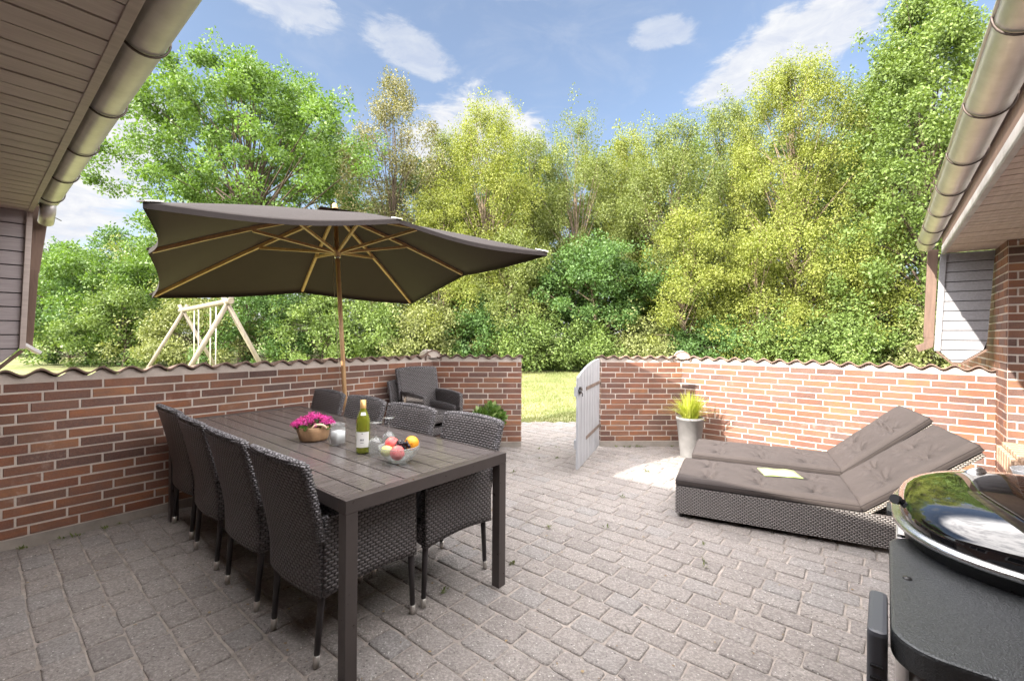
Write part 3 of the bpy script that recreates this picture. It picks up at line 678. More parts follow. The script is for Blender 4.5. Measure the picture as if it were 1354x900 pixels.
o = MB(); o.box((gl - .07, .017, .845), (.14, .01, .03)); o.box((gl - .05, .022, .845), (.05, .012, .07)); o.tube([(gl - .1, .03, .845), (gl + .035, .03, .845)], .006, 8); o.tube([(gl - .02, .03, .845), (gl - .02, .05, .82), (gl - .02, .05, .79)], .005, 6); o.build('latch', simple('black_iron', (.09, .09, .095), .4, .6), gt)

# ================================================================== dining table
T0 = Vector((-.337, 2.143, 0))            # middle of the near short end
tn = uv(.949, 1.633); TL, TW, TZ = 2.475, .975, .74
tb = thing('dining_table', 'long dark brown slatted dining table set with flowers, wine and fruit', 'table', tn, RZ)   # local x across (u), y along (v)
fw, ap = .055, .055
mb = MB(); n = 9; sw = (TW - 2 * .012) / n
for i in range(n):
    mb.box((.012 + sw * (i + .5), TL / 2, TZ - .010 - .002), (sw - .0065, TL - 2 * fw - .006, .018))
mb.build('tabletop', M_table, tb, bevel=.0015)
mb = MB()
mb.box((TW / 2, fw / 2, TZ - ap / 2), (TW, fw, ap)); mb.box((TW / 2, TL - fw / 2, TZ - ap / 2), (TW, fw, ap))
mb.box((.0055, TL / 2, TZ - ap / 2 - .001), (.011, TL - 2 * fw, ap)); mb.box((TW - .0055, TL / 2, TZ - ap / 2 - .001), (.011, TL - 2 * fw, ap))
mb.box((TW / 2, TL / 2, TZ - .04), (TW - .03, .05, .03)); mb.box((TW / 2, TL * .25, TZ - .04), (TW - .03, .04, .03)); mb.box((TW / 2, TL * .75, TZ - .04), (TW - .03, .04, .03))
mb.build('table_frame', M_tframe, tb, bevel=.002)
for ax in (fw / 2, TW - fw / 2):
    for ay in (fw / 2, TL - fw / 2):
        MB().box((ax, ay, (TZ - ap) / 2 - .0005), (.054, .054, TZ - ap - .001)).build('leg', M_tframe, tb, bevel=.003)

# ================================================================== wicker tub chairs (front = +x, origin under the back legs)
def make_chair(label, cat='chair', group=None):
    c = thing('wicker_chair', label, cat, group=group)
    def back(s_, t, off=0.0):
        z = .30 + .57 * t
        hw = (.228 + .022 * t) ; y_ = (s_ * 2 - 1) * hw; q = (s_ * 2 - 1)
        lean = -.095 * max(0, (z - .42) / .45) ** 1.25
        x_ = lean - .022 * (1 - q * q) + .0 + off; z += (.012 * (1 - q * q) - .006) * max(0, t - .7) / .3
        return (x_, y_, z)
    MB().slab(lambda s_, t: back(s_, t, -.018), 14, 16, (.036, 0, 0)).build('backrest', M_wick, c)
    for sg in (-1, 1):
        def side(s_, t, sg=sg):
            x_ = -.01 + .485 * s_; zb = .305 + .022 * math.sin(math.pi * s_); zt = .615 + .012 * math.sin(math.pi * s_) - .01 * s_
            return (x_, sg * (.250 - .006 * t) , zb + (zt - zb) * t)
        MB().slab(side, 14, 10, (0, -sg * .036, 0)).build('side_panel', M_wick, c)
        mb = MB(); mb.tube([Vector(side(s_, 1)) + Vector((0, -sg * .018, .004)) for s_ in [k / 10 for k in range(11)]], .019, 8); mb.build('armrest', M_rim, c)
    mb = MB(); mb.box((.225, 0, .405), (.44, .43, .05)); mb.build('seat', M_wick, c, bevel=.012)
    mb = MB(); mb.slab(lambda s_, t: (.475, (s_ * 2 - 1) * .215, .315 + .02 * math.sin(math.pi * s_) + (.42 - .315 - .02 * math.sin(math.pi * s_)) * t), 10, 4, (-.03, 0, 0)); mb.build('front_skirt', M_wick, c)
    pts = [Vector(back(0, k / 12)) for k in range(5, 13)] + [Vector(back(k / 12, 1)) for k in range(1, 12)] + [Vector(back(1, k / 12)) for k in range(12, 4, -1)]
    mb = MB(); fine = []
    for i in range(len(pts) - 1):
        for k in range(5): fine.append(pts[i].lerp(pts[i + 1], k / 5))
    fine.append(pts[-1]); rr = [.0175 + (.0035 if i % 2 else -.0015) for i in range(len(fine))]
    mb.tube(fine, rr, 8); mb.build('rim', M_rim, c)
    for (x0, y0, x1, y1) in ((.015, .20, -.012, .195), (.015, -.20, -.012, -.195), (.455, .225, .470, .228), (.455, -.225, .470, -.228)):
        l = MB(); l.tube([(x0, y0, .40), (x1, y1, .045)], [.017, .0125], 10); l = l.build('leg', M_leg, c)
        f = MB(); f.tube([(x1, y1, .05), (x1 + (x1 - x0) * .13, y1, .0)], [.0145, .0135], 10); f.build('foot_cap', M_foot, l)
    return c
CL = ['wicker chair nearest the camera on the left side of the table',
      'second wicker chair from the camera along the left side of the table',
      'third wicker chair from the camera along the left side of the table',
      'wicker chair at the wall end of the left side of the table, farthest left']
CR = ['wicker chair nearest the camera on the right side of the table',
      'second wicker chair on the right side of the table, in front of the stacked armchairs',
      'third wicker chair on the right side of the table, seen behind the wine bottle',
      'wicker chair at the wall end of the right side, by the parasol pole']
ch = make_chair(CL[0], group='wicker chairs round the dining table')
ch.location = uv(.945, 2.03); ch.rotation_euler = (0, 0, RZ + R(1.5))
for i, (u_, v_, da) in enumerate([(.942, 2.63, .5), (.955, 3.235, -1), (.98, 3.82, .5)]):
    dup(ch, uv(u_, v_), RZ + R(da), CL[i + 1])
for i, (u_, v_, da) in enumerate([(1.965, 2.035, -1), (1.955, 2.64, 1.5), (1.96, 3.235, 0), (1.97, 3.84, -1.5)]):
    dup(ch, uv(u_, v_), RZ + math.pi + R(da), CR[i])
low = dup(ch, uv(3.19, 4.10), RZ - math.pi / 2 - R(3), 'lower wicker armchair of the stacked pair in the wall corner, mostly hidden')
top = dup(ch, uv(3.27, 4.06, .135), RZ - math.pi / 2 - R(8), 'upper wicker armchair of the stacked pair standing in the wall corner')
for o in (low, top): o['category'] = 'armchair'; o['group'] = 'stacked armchairs in the wall corner'
# two pale bats against the stacked chairs
M_bat = simple('pale_varnished_wood', (.62, .50, .38), .5, nscale=8)
bts = []
for k, (u_, v_, nm) in enumerate(((2.965, 3.93, 'left'), (2.985, 3.83, 'right'))):
    b_ = thing('paddle', 'pale rounded wooden paddle leaning by the stacked armchairs, the %s one of two' % nm, 'paddle', uv(u_, v_, 0), RZ + R(-60), 'pale wooden paddles')
    poly = [(-.012, 0), (.012, 0), (.014, .42), (.05, .5), (.058, .60), (.045, .70), (.02, .745), (-.02, .745), (-.045, .70), (-.058, .60), (-.05, .5), (-.014, .42)]
    Mt = Matrix.Rotation(R(84), 4, 'X')
    MB().prism(poly, -.006, .006, Mt).build('blade', M_bat, b_, bevel=.002)

# ================================================================== parasol
HB = Vector((-1.83, 4.62, 2.70)); nrm = Vector((-.086, .067, 1)).normalized(); foot = HB - nrm * (2.70 / nrm.z)
um = thing('parasol', 'large square charcoal parasol with teak ribs tilted over the dining table', 'parasol', foot)
yaw = .661; e1 = Vector((math.cos(yaw), math.sin(yaw), 0)); e1 = (e1 - nrm * e1.dot(nrm)).normalized(); e2 = nrm.cross(e1)
Cc = Vector((-1.767, 4.571, 1.996)); hs = 1.5; h0 = .655; hm = .115
def cpt(a, b):
    """canopy surface: a,b in -1..1 across the square; ribs to corners and edge middles"""
    r_ = max(abs(a), abs(b))
    if r_ < 1e-6: return Cc + nrm * h0
    ea, eb = a / r_, b / r_; t = abs(eb) if abs(ea) >= abs(eb) else abs(ea)         # 0 at edge middle, 1 at corner
    edge_h = hm * (1 - t)                                                         # straight line between rib tips
    sag = math.sin(math.pi * t)                                                    # cloth between two ribs
    hgt = h0 + (edge_h - h0) * r_ - .035 * math.sin(math.pi * r_) * -.6 - .030 * sag * r_ * r_
    sc_ = 1 - .042 * sag * r_ ** 3                                                 # hem pulled inwards between tips
    return Cc + e1 * (a * hs * sc_) + e2 * (b * hs * sc_) + nrm * hgt
def canopy_obj():
    mb = MB(); seg = 12; rad = 22
    ring0 = []
    per = []
    for sidx, (pa, pb) in enumerate([((-1, -1), (1, -1)), ((1, -1), (1, 1)), ((1, 1), (-1, 1)), ((-1, 1), (-1, -1))]):
        for k in range(seg * 2): t = k / (seg * 2); per.append((pa[0] + (pb[0] - pa[0]) * t, pa[1] + (pb[1] - pa[1]) * t))
    n = len(per); vs = [cpt(0, 0)]
    for j in range(1, rad + 1):
        for p in per: vs.append(cpt(p[0] * j / rad, p[1] * j / rad))
    fs = [(0, 1 + k, 1 + (k + 1) % n) for k in range(n)]
    for j in range(rad - 1):
        o = 1 + j * n
        for k in range(n): fs.append((o + k, o + n + k, o + n + (k + 1) % n, o + (k + 1) % n))
    mb.add(vs, fs, True)
    # hem turned down
    hem = []; o = 1 + (rad - 1) * n
    vs2 = [Vector(vs[o + k]) - nrm * .035 for k in range(n)]
    base = len(mb.v); mb.v += [tuple(p) for p in vs2]
    for k in range(n): mb.f.append((o + k, o + (k + 1) % n, base + (k + 1) % n, base + k)); mb.sm.append(False); mb.a.append(0.)
    return mb.build('canopy', M_canopy, um, world=True)
can = canopy_obj()
mb = MB(); mb.grid(lambda s_, t: tuple(Cc + e1 * (s_ * 2 - 1) * .20 + e2 * (t * 2 - 1) * .20 + nrm * (h0 + .035 - .075 * max(abs(s_ * 2 - 1), abs(t * 2 - 1)))), 9, 9); mb.build('vent_cap', M_canopy, um, world=True)
top_ = Cc + nrm * h0
mb = MB(); mb.tube([foot, top_ + nrm * .03], .0215, 16); pole = mb.build('pole', M_teak, um, world=True)
MT = Matrix.Translation(top_ + nrm * .03) @ nrm.to_track_quat('Z', 'Y').to_matrix().to_4x4()
mb = MB(); mb.lathe([(0.002, .062), (.018, .055), (.027, .038), (.020, .022), (.028, .012), (.034, 0), (.0, 0)], M=MT, n=16); mb.build('finial', M_teak, um, world=True)
hubp = Cc + nrm * (h0 - .42); MH = Matrix.Translation(hubp) @ nrm.to_track_quat('Z', 'Y').to_matrix().to_4x4()
mb = MB(); mb.lathe([(.022, -.05), (.034, -.045), (.038, -.01), (.046, 0), (.046, .03), (.036, .045), (.022, .05)], M=MH, n=18); mb.build('hub', M_teak, um, world=True)
mb = MB(); mb.lathe([(.0225, -.065), (.030, -.062), (.030, -.052), (.0225, -.05)], M=MH, n=18); mb.build('collar', M_steel, um, world=True)
MH2 = Matrix.Translation(top_ - nrm * .05) @ nrm.to_track_quat('Z', 'Y').to_matrix().to_4x4()
mb = MB(); mb.lathe([(.022, -.03), (.04, -.02), (.044, .02), (.022, .03)], M=MH2, n=18); mb.build('crown_hub', M_teak, um, world=True)
M_pocket = simple('white_rib_pocket', (.75, .74, .72), .7)
for (a, b) in [(-1, -1), (0, -1), (1, -1), (1, 0), (1, 1), (0, 1), (-1, 1), (-1, 0)]:
    L = math.hypot(a, b); P = [cpt(a * t, b * t) - nrm * .022 for t in (.03, .25, .5, .75, .985)]
    d = (e1 * a + e2 * b).normalized(); mb = MB()
    for i in range(len(P) - 1): mb.bar(P[i], P[i + 1], .026, .030, nrm.cross(d).cross(d) * -1)
    rb = mb.build('rib', M_teak, um, world=True)
    k = .40 if L > 1.2 else .50
    q = cpt(a * k, b * k) - nrm * .04; hp = hubp + d * .04
    mb = MB(); mb.bar(hp, q, .022, .026, nrm); mb.build('strut', M_teak, rb, world=True)
    tip = cpt(a, b); pa = cpt(a * .95, b * .95)
    mb = MB(); mb.bar(pa + nrm * .004, tip + nrm * .002 + d * .012, .05, .008, nrm); mb.build('rib_pocket', M_pocket if (a, b) in ((-1, -1), (0, -1), (1, -1)) else M_canopy, um, world=True)
mb = MB(); mb.tube([hubp - e1 * .045 - nrm * .04, foot + nrm * 1.6 - e1 * .05, foot + nrm * .9 - e1 * .035, foot + nrm * .75 - e1 * .025], .0022, 5); mb.build('cord', simple('cotton_cord', (.35, .30, .24), .9), um, world=True)
mb = MB(); mb.lathe([(0, .0), (.25, .0), (.25, .04), (.20, .06), (.06, .065), (.035, .09), (.033, .33), (.026, .33)], n=28); bs = mb.build('base', simple('granite_base', (.10, .10, .10), .6, nscale=60, namt=.5), um)
# ================================================================== things on the table
def ico(rad, sub=3):
    bm = bmesh.new(); bmesh.ops.create_icosphere(bm, subdivisions=sub, radius=rad); v_ = [tuple(v.co) for v in bm.verts]; f_ = [tuple(q.index for q in f.verts) for f in bm.faces]; bm.free(); return v_, f_
# flower basket
fp = uv(1.372, 2.74, TZ)
fb = thing('flower_basket', 'brown paper-wrapped pot of bright pink flowers on the table', 'flower pot', fp, R(20))
M_paper = simple('brown_paper', (.36, .22, .12), .75, nscale=14, namt=.3, bump=.6, bscale=35)
mb = MB(); mb.lathe([(0.0, .003), (.075, .0), (.082, .01), (.094, .06), (.096, .085), (.092, .088), (.088, .06), (.0, .055)], n=40, wob=lambda i, k, n: 1 + (.035 * math.sin(k * 2.3 + i) + .02 * math.sin(k * 5.1)) * (i > 0)); mb.build('paper_wrap', M_paper, fb)
mb = MB(); mb.tube([(.035 + .038 * math.cos(t) , -.080 - .012 * math.sin(t), .078 + .028 * math.sin(t)) for t in [math.pi * k / 12 for k in range(13)]], .008, 8); mb.build('handle', simple('pale_paper', (.62, .46, .32), .8), fb)
M_pink = leafmat('pink_petals', [(.1, (.42, .02, .24)), (.5, (.68, .06, .42)), (.9, (.85, .22, .62))], .35)
def petals(n_heads, cx, cy, cz, rx, ry, rz_, hr, np_=46):
    vs, k = [], 0
    for h in range(n_heads):
        a = rng.uniform(0, 2 * math.pi); q = math.sqrt(rng.random()); hx, hy = cx + rx * q * math.cos(a), cy + ry * q * math.sin(a); hz = cz + rz_ * (1 - q * q) + rng.normal(0, .006)
        for p in range(np_):
            d = Vector(rng.normal(0, 1, 3)); d.z = abs(d.z) * .8 + .05 if rng.random() < .8 else d.z; d.normalize(); s = Vector(rng.normal(0, 1, 3)).cross(d).normalized(); c = Vector((hx, hy, hz)) + d * hr * rng.uniform(.3, .95); t_ = d.cross(s)
            w_ = hr * .26; l_ = hr * .38
            vs += [c - s * w_ * .4, c + t_ * l_ * .6 + s * w_ * .2 + d * .003, c + t_ * l_ + d * .005, c + s * w_ + t_ * l_ * .3]
    return vs
vsx = petals(64, 0, 0, .095, .118, .085, .045, .024)
np_obj('flowers', [tuple(v) for v in vsx], np.arange(len(vsx)), np.full(len(vsx) // 4, 4), M_pink, fb)
M_leafg = leafmat('houseplant_leaves', [(.2, (.03, .07, .02)), (.6, (.07, .15, .03)), (.9, (.16, .24, .06))], .25)
def leaf_ball(n, R0, zc, zs, lsz, seed=0, up=.3):
    r_ = np.random.default_rng(seed); vs = []
    for i in range(n):
        d = Vector(r_.normal(0, 1, 3)); d.z = abs(d.z); d.normalize(); c = Vector((d.x * R0, d.y * R0, zc + d.z * zs)) * 1.0; k = r_.uniform(.55, 1.0); c = Vector((c.x * k, c.y * k, zc + (c.z - zc) * k))
        g_ = (d + Vector((0, 0, up)) + Vector(r_.normal(0, .45, 3))).normalized(); s = g_.cross(Vector(r_.normal(0, 1, 3))).normalized(); l_ = lsz * r_.uniform(.7, 1.3); w_ = l_ * .32; nn_ = s.cross(g_)
        vs += [c, c + g_ * l_ * .45 + s * w_ + nn_ * .1 * l_, c + g_ * l_ , c + g_ * l_ * .45 - s * w_ + nn_ * .1 * l_]
    return vs
vsx = leaf_ball(150, .095, .07, .05, .035, 2); np_obj('leaves', [tuple(v) for v in vsx], np.arange(len(vsx)), np.full(len(vsx) // 4, 4), M_leafg, fb)
# candle jar
jr = thing('candle_jar', 'clear square glass jar holding a white candle, between flowers and bottle', 'jar', uv(1.404, 2.51, TZ + .001), RZ + R(10))
M_glass = thinglass('clear_glass')
def sqlathe(mb, prof, e=.35, n=32):
    mb.lathe(prof, n=n, wob=lambda i, k, n_: (lambda a: 1 / (abs(math.cos(a)) ** (2 / e) + abs(math.sin(a)) ** (2 / e)) ** (e / 2))(2 * math.pi * k / n_) if 0 < prof[i][0] else 1)
mb = MB(); sqlathe(mb, [(0, 0), (.036, 0), (.037, .004), (.037, .098), (.031, .106), (.034, .112), (.034, .125), (.031, .125), (.030, .112), (.027, .106), (.0335, .096), (.0335, .008), (0, .007)]); mb.build('glass', M_glass, jr)
mb = MB(); sqlathe(mb, [(0, .009), (.033, .009), (.033, .078), (0, .080)]); mb.build('candle', simple('white_wax', (.85, .85, .86), .5), jr)
# wine bottle
bt = thing('wine_bottle', 'green glass wine bottle with pale label standing on the table', 'bottle', uv(1.40, 2.235, TZ + .0006), R(30))
prof = [(0, .004), (.030, 0), (.0365, .004), (.0375, .012), (.0375, .165), (.035, .188), (.026, .215), (.0175, .236), (.0145, .255), (.0138, .272), (.0155, .274), (.0155, .288), (.0135, .290), (.0, .290)]
mb = MB(); mb.lathe(prof, n=32)
m_, nt_, b_ = newmat('green_bottle_glass'); b_.inputs['Base Color'].default_value = (.30, .34, .035, 1); b_.inputs['Transmission Weight'].default_value = .55; b_.inputs['Roughness'].default_value = .05
mb.build('bottle_body', m_, bt)
mb = MB(); mb.lathe([(.0152, .222), (.0160, .240), (.0160, .291), (.0, .293)], n=28, wob=None); mb.build('capsule', simple('gold_foil', (.62, .38, .15), .35, .5), bt)
M_label = None
def labelmat():
    m, nt, b = newmat('wine_label'); oc = nt.sep(nt.new('ShaderNodeTexCoord').outputs['Object']); b.inputs['Roughness'].default_value = .6
    b.inputs['Base Color'].default_value = (.74, .74, .72, 1); return m
mb = MB(); lbl_a = -130
mb.grid(lambda s_, t: (.0383 * math.cos(R(-108 + 120 * (s_ - .5))), .0383 * math.sin(R(-108 + 120 * (s_ - .5))), .035 + .085 * t), 18, 3); lb = mb.build('label', labelmat(), bt)
mb = MB(); lk = simple('label_ink', (.10, .11, .14), .6)
def inkbar(x0, x1, z0, z1, o=.0388): mb.grid(lambda s_, t: (o * math.cos(R(-108 + x0 + (x1 - x0) * s_)), o * math.sin(R(-108 + x0 + (x1 - x0) * s_)), z0 + (z1 - z0) * t), 5, 2)
for (a_, b2_) in ((-16, -11), (-8, -3), (0, 3), (6, 11)): inkbar(a_, b2_, .072, .082)
inkbar(-16, -13, .060, .063); inkbar(-11, 11, .060, .0625); inkbar(-6, 6, .110, .113)
mb.build('print', lk, lb)
mb = MB(); mb.grid(lambda s_, t: ((.026 + .0003 - .007 * t) * math.cos(R(-100 + 60 * (s_ - .5))) * 1.12, (.026 + .0003 - .007 * t) * math.sin(R(-100 + 60 * (s_ - .5))) * 1.12, .210 + .016 * t), 8, 3); mb.build('neck_label', labelmat(), bt)
# upside-down wine glasses
gls = None
for k, (u_, v_, nm) in enumerate(((1.415, 2.135, 'left and nearer'), (1.545, 2.20, 'right and farther'))):
    pos = uv(u_, v_, TZ + .0008)
    if gls is None:
        gls = thing('wine_glass', 'upside-down stemmed wine glass by the bottle, the %s of two' % nm, 'wine glass', pos, 0, 'upturned wine glasses')
        mb = MB(); mb.lathe([(.030, 0), (.036, .02), (.040, .045), (.036, .075), (.022, .092), (.006, .100), (.0038, .108), (.0036, .165), (.006, .172), (.034, .176), (.034, .178), (0, .180)], n=28)
        mb.lathe([(.0285, 0), (.0345, .02), (.0385, .045), (.0345, .074), (.020, .090), (.0, .095)], n=28); mb.lathe([(.0285, 0), (.030, 0)], n=28); mb.build('glass', M_glass, gls)
    else: dup(gls, pos, 0, 'upside-down stemmed wine glass by the bottle, the %s of two' % nm)
# fruit bowl
fbp = uv(1.415, 1.925, TZ + .001)
bw_ = thing('glass_bowl', 'cut glass bowl full of fruit near the front end of the table', 'bowl', fbp)
wob = lambda i, k, n: 1 + .022 * math.cos(12 * 2 * math.pi * k / n) * (i > 2)
mb = MB(); mb.lathe([(0, .0), (.038, 0), (.045, .003), (.062, .015), (.082, .038), (.097, .065), (.104, .086), (.101, .088), (.093, .066), (.078, .041), (.058, .020), (.040, .010), (0, .008)], n=96, wob=wob); mb.build('bowl_body', thinglass('cut_glass', (.93, .95, .95), .16, 1.2), bw_)
def fruitmat(name, stops, scale=9, rough=.4, bumpy=0):
    m, nt, b = newmat(name); oc = nt.new('ShaderNodeTexCoord').outputs['Object']; f = nt.noise(nt.vmath('ADD', oc, (len(name), 3, 1)), scale * 2.2, 4, .6)
    nt.link(nt.ramp(f, stops), b.inputs['Base Color']); b.inputs['Roughness'].default_value = rough; b.inputs['Subsurface Weight'].default_value = .05
    if bumpy: nt.link(nt.bump(nt.noise(oc, 220, 2, .5), bumpy, .002), b.inputs['Normal'])
    return m
M_peach = fruitmat('peach_skin', [(.35, (.60, .05, .07)), (.6, (.70, .16, .14)), (.75, (.80, .45, .28))], 14, .5)
M_orange = fruitmat('orange_peel', [(.3, (.85, .32, .02)), (.7, (.90, .40, .03))], 8, .45, .4)
M_pear = fruitmat('pear_skin', [(.3, (.50, .52, .12)), (.7, (.68, .66, .25))], 10, .45)
M_grape = simple('black_grape', (.012, .006, .012), .2)
def fruit(name, label, cat, off, rr, mat, shape='round', rot=(0, 0, 0), sub=3):
    o = thing(name, label, cat, fbp + Vector(off)); v_, f_ = ico(1, sub); vs = []
    Rm = Euler([R(a) for a in rot]).to_matrix()
    for p in v_:
        p = Vector(p); r_ = rr
        if shape == 'pear': s_ = .55 + .45 * max(0, min(1, (-p.z + 1) / 1.3)); q = Vector((p.x * s_, p.y * s_, p.z * 1.35))
        elif shape == 'peach':
            q = Vector((p.x, p.y, p.z * .92)); a = math.atan2(p.y, p.x); q *= 1 - .06 * math.exp(-(a / .25) ** 2) * (p.z > -.9); q.z -= .12 * math.exp(-((p.x ** 2 + p.y ** 2) / .05)) * (p.z > 0)
        else: q = p * (1 - .02 * math.exp(-((p.x ** 2 + p.y ** 2) / .02)))
        vs.append(tuple(Rm @ (q * r_)))
    MB().add(vs, f_, True).build('skin', mat, o, fixn=False); mb = MB(); t = Rm @ Vector((0, 0, rr * (1.28 if shape == 'pear' else .84))); mb.tube([t, t + (Rm @ Vector((.002, 0, .012)))], .0016, 5); mb.build('stem', M_brownwood, o); return o
fruit('peach', 'red peach at the back left of the glass bowl', 'peach', (-.045, .030, .086), .037, M_peach, 'peach', (20, 30, 0))
fruit('peach', 'red peach at the front of the glass bowl, half below the rim', 'peach', (.004, -.052, .061), .037, M_peach, 'peach', (70, 0, 40))
fruit('orange', 'bright orange at the right side of the fruit bowl', 'orange', (.060, .018, .094), .037, M_orange, 'round', (10, 20, 0))
fruit('pear', 'yellow-green pear lying at the left of the fruit bowl', 'pear', (-.052, -.022, .062), .030, M_pear, 'pear', (85, 0, 70))
fruit('pear', 'yellow-green pear in the middle of the fruit bowl behind the grapes', 'pear', (.006, .032, .070), .029, M_pear, 'pear', (75, 0, -60))
gr = thing('grape_bunch', 'bunch of black grapes in the middle of the fruit bowl', 'grapes', fbp + Vector((.026, -.010, .094)))
mb = MB(); v_, f_ = ico(.0092, 2)
for k in range(34):
    c = Vector((rnd.gauss(0, .019), rnd.gauss(0, .013), rnd.gauss(0, .009))); mb.add([(p[0] + c.x, p[1] + c.y, p[2] * 1.15 + c.z) for p in v_], f_, True)
mb.build('grapes', M_grape, gr, fixn=False); MB().tube([(-.02, 0, .008), (0, .005, .018), (.02, .0, .024)], .0016, 5).build('stalk', M_brownwood, gr)

# ================================================================== potted plants
def pot(name, label, loc, r0, r1, h, mat, n=32):
    o = thing(name, label, 'planter', loc); mb = MB(); mb.lathe([(0, 0), (r0, 0), (r0 + .002, .01), (r1, h - .03), (r1 + .006, h - .028), (r1 + .006, h), (r1 - .01, h), (r1 - .014, h - .04), (0, h - .045)], n=n); mb.build('pot', mat, o)
    MB().lathe([(0, h - .038), (r1 - .016, h - .04)], n=24).build('soil', simple('potting_soil', (.03, .022, .016), .95), o); return o
pp = pot('potted_plant', 'low dark planter with a bushy green plant against the brick wall by the opening', uv(3.90, 3.58) , .12, .150, .37, simple('dark_zinc_planter', (.055, .06, .07), .45, nscale=10, namt=.3))
vsx = leaf_ball(420, .19, .36, .20, .075, 5); np_obj('foliage', [tuple(v) for v in vsx], np.arange(len(vsx)), np.full(len(vsx) // 4, 4), leafmat('variegated_leaves', [(.2, (.04, .08, .02)), (.55, (.10, .19, .04)), (.85, (.36, .40, .16))], .25), pp)
gp = pot('potted_grass', 'tall grey tapered pot with spiky yellow-green grass in the wall corner', (2.08, 5.24, 0), .105, .150, .46, simple('grey_ceramic', (.20, .195, .195), .55, nscale=8, namt=.2, bump=.2))
def spiky(n, h0, h1, spread, z0, mat, parent, wd=.006, seed=1):
    r_ = np.random.default_rng(seed); vs, lp_, sz_ = [], [], []
    for i in range(n):
        a = r_.uniform(0, 2 * math.pi); b0 = math.sqrt(r_.random()) * .08; l = r_.uniform(h0, h1); lean = spread * abs(r_.normal(0, 1)) * .7; sd_ = Vector((-math.sin(a), math.cos(a), 0)); o = len(vs)
        for k in range(5):
            t = k / 4; c = Vector((math.cos(a) * (b0 + lean * t ** 1.7), math.sin(a) * (b0 + lean * t ** 1.7), z0 + l * t * (1 - .28 * lean / max(.01, spread) * t))); w_ = wd * (1 - t) ** .6 + .0004
            vs += [tuple(c - sd_ * w_), tuple(c + sd_ * w_)]
        for k in range(4): lp_ += [o + 2 * k, o + 2 * k + 1, o + 2 * k + 3, o + 2 * k + 2]; sz_.append(4)
    return np_obj('grass_blades', vs, lp_, sz_, mat, parent)
spiky(380, .18, .38, .22, .41, leafmat('yellow_green_blades', [(.15, (.14, .20, .02)), (.5, (.34, .38, .05)), (.85, (.62, .60, .20))], .35), gp)

# ================================================================== sun loungers
LZ = math.atan2(-.447, .894)
def cushion(mb, L, W, T, tufts, M, wr=.004, seed=1, nx=72, ny=36, crown=.012):
    r_ = random.Random(seed); ph = [r_.uniform(0, 6.28) for _ in range(8)]
    def prof(d, e=.022): return 1 - (1 - min(1, d / e)) ** 2.5 * .38 if d < e else 1
    def top(s_, t):
        x_, y_ = s_ * L, (t - .5) * W; ed = min(s_ * L, L - s_ * L, t * W, W - t * W)
        z = T * prof(ed) + crown * math.sin(math.pi * s_) ** .5 * math.sin(math.pi * t) ** .5
        for (tx, ty) in tufts:
            dx, dy = x_ - tx, y_ - ty; d = math.hypot(dx, dy); a = math.atan2(dy, dx)
            z -= .036 * math.exp(-(d / .024) ** 2) + .026 * math.exp(-(d / .085) ** 2) * (1 + .6 * math.sin(a * 7 + ph[0] + tx * 9)); z += .010 * math.exp(-((d - .07) / .035) ** 2) * math.sin(a * 9 + ph[1] + tx * 20)
        z += wr * (math.sin(x_ * 21 + 5 * math.sin(y_ * 6 + ph[2]) + ph[3]) * .5 + math.sin(y_ * 25 + 4 * math.sin(x_ * 5 + ph[4])) * .4 + math.sin(x_ * 47 + y_ * 31 + ph[5]) * .25) * min(1, ed / .05)
        return (x_, y_, z)
    A = [[M @ Vector(top(i / (nx - 1), j / (ny - 1))) for i in range(nx)] for j in range(ny)]
    Bt = [[M @ Vector((i / (nx - 1) * L, (j / (ny - 1) - .5) * W, 0 if 0 < i < nx - 1 and 0 < j < ny - 1 else .012)) for i in range(nx)] for j in range(ny)]
    vs = [p for r in A for p in r] + [p for r in Bt for p in r]; o = nx * ny; fs = []
    for j in range(ny - 1):
        for i in range(nx - 1): q = (j * nx + i, j * nx + i + 1, (j + 1) * nx + i + 1, (j + 1) * nx + i); fs += [q, tuple(o + k for k in reversed(q))]
    ring = [(0, i) for i in range(nx)] + [(j, nx - 1) for j in range(1, ny)] + [(ny - 1, i) for i in range(nx - 2, -1, -1)] + [(j, 0) for j in range(ny - 2, 0, -1)]
    for k in range(len(ring)): a = ring[k]; b = ring[(k + 1) % len(ring)]; fs.append((b[0] * nx + b[1], a[0] * nx + a[1], o + a[0] * nx + a[1], o + b[0] * nx + b[1]))
    mb.add(vs, fs, True)
    return [A[a[0]][a[1]] for a in ring], [Bt[a[0]][a[1]] for a in ring]
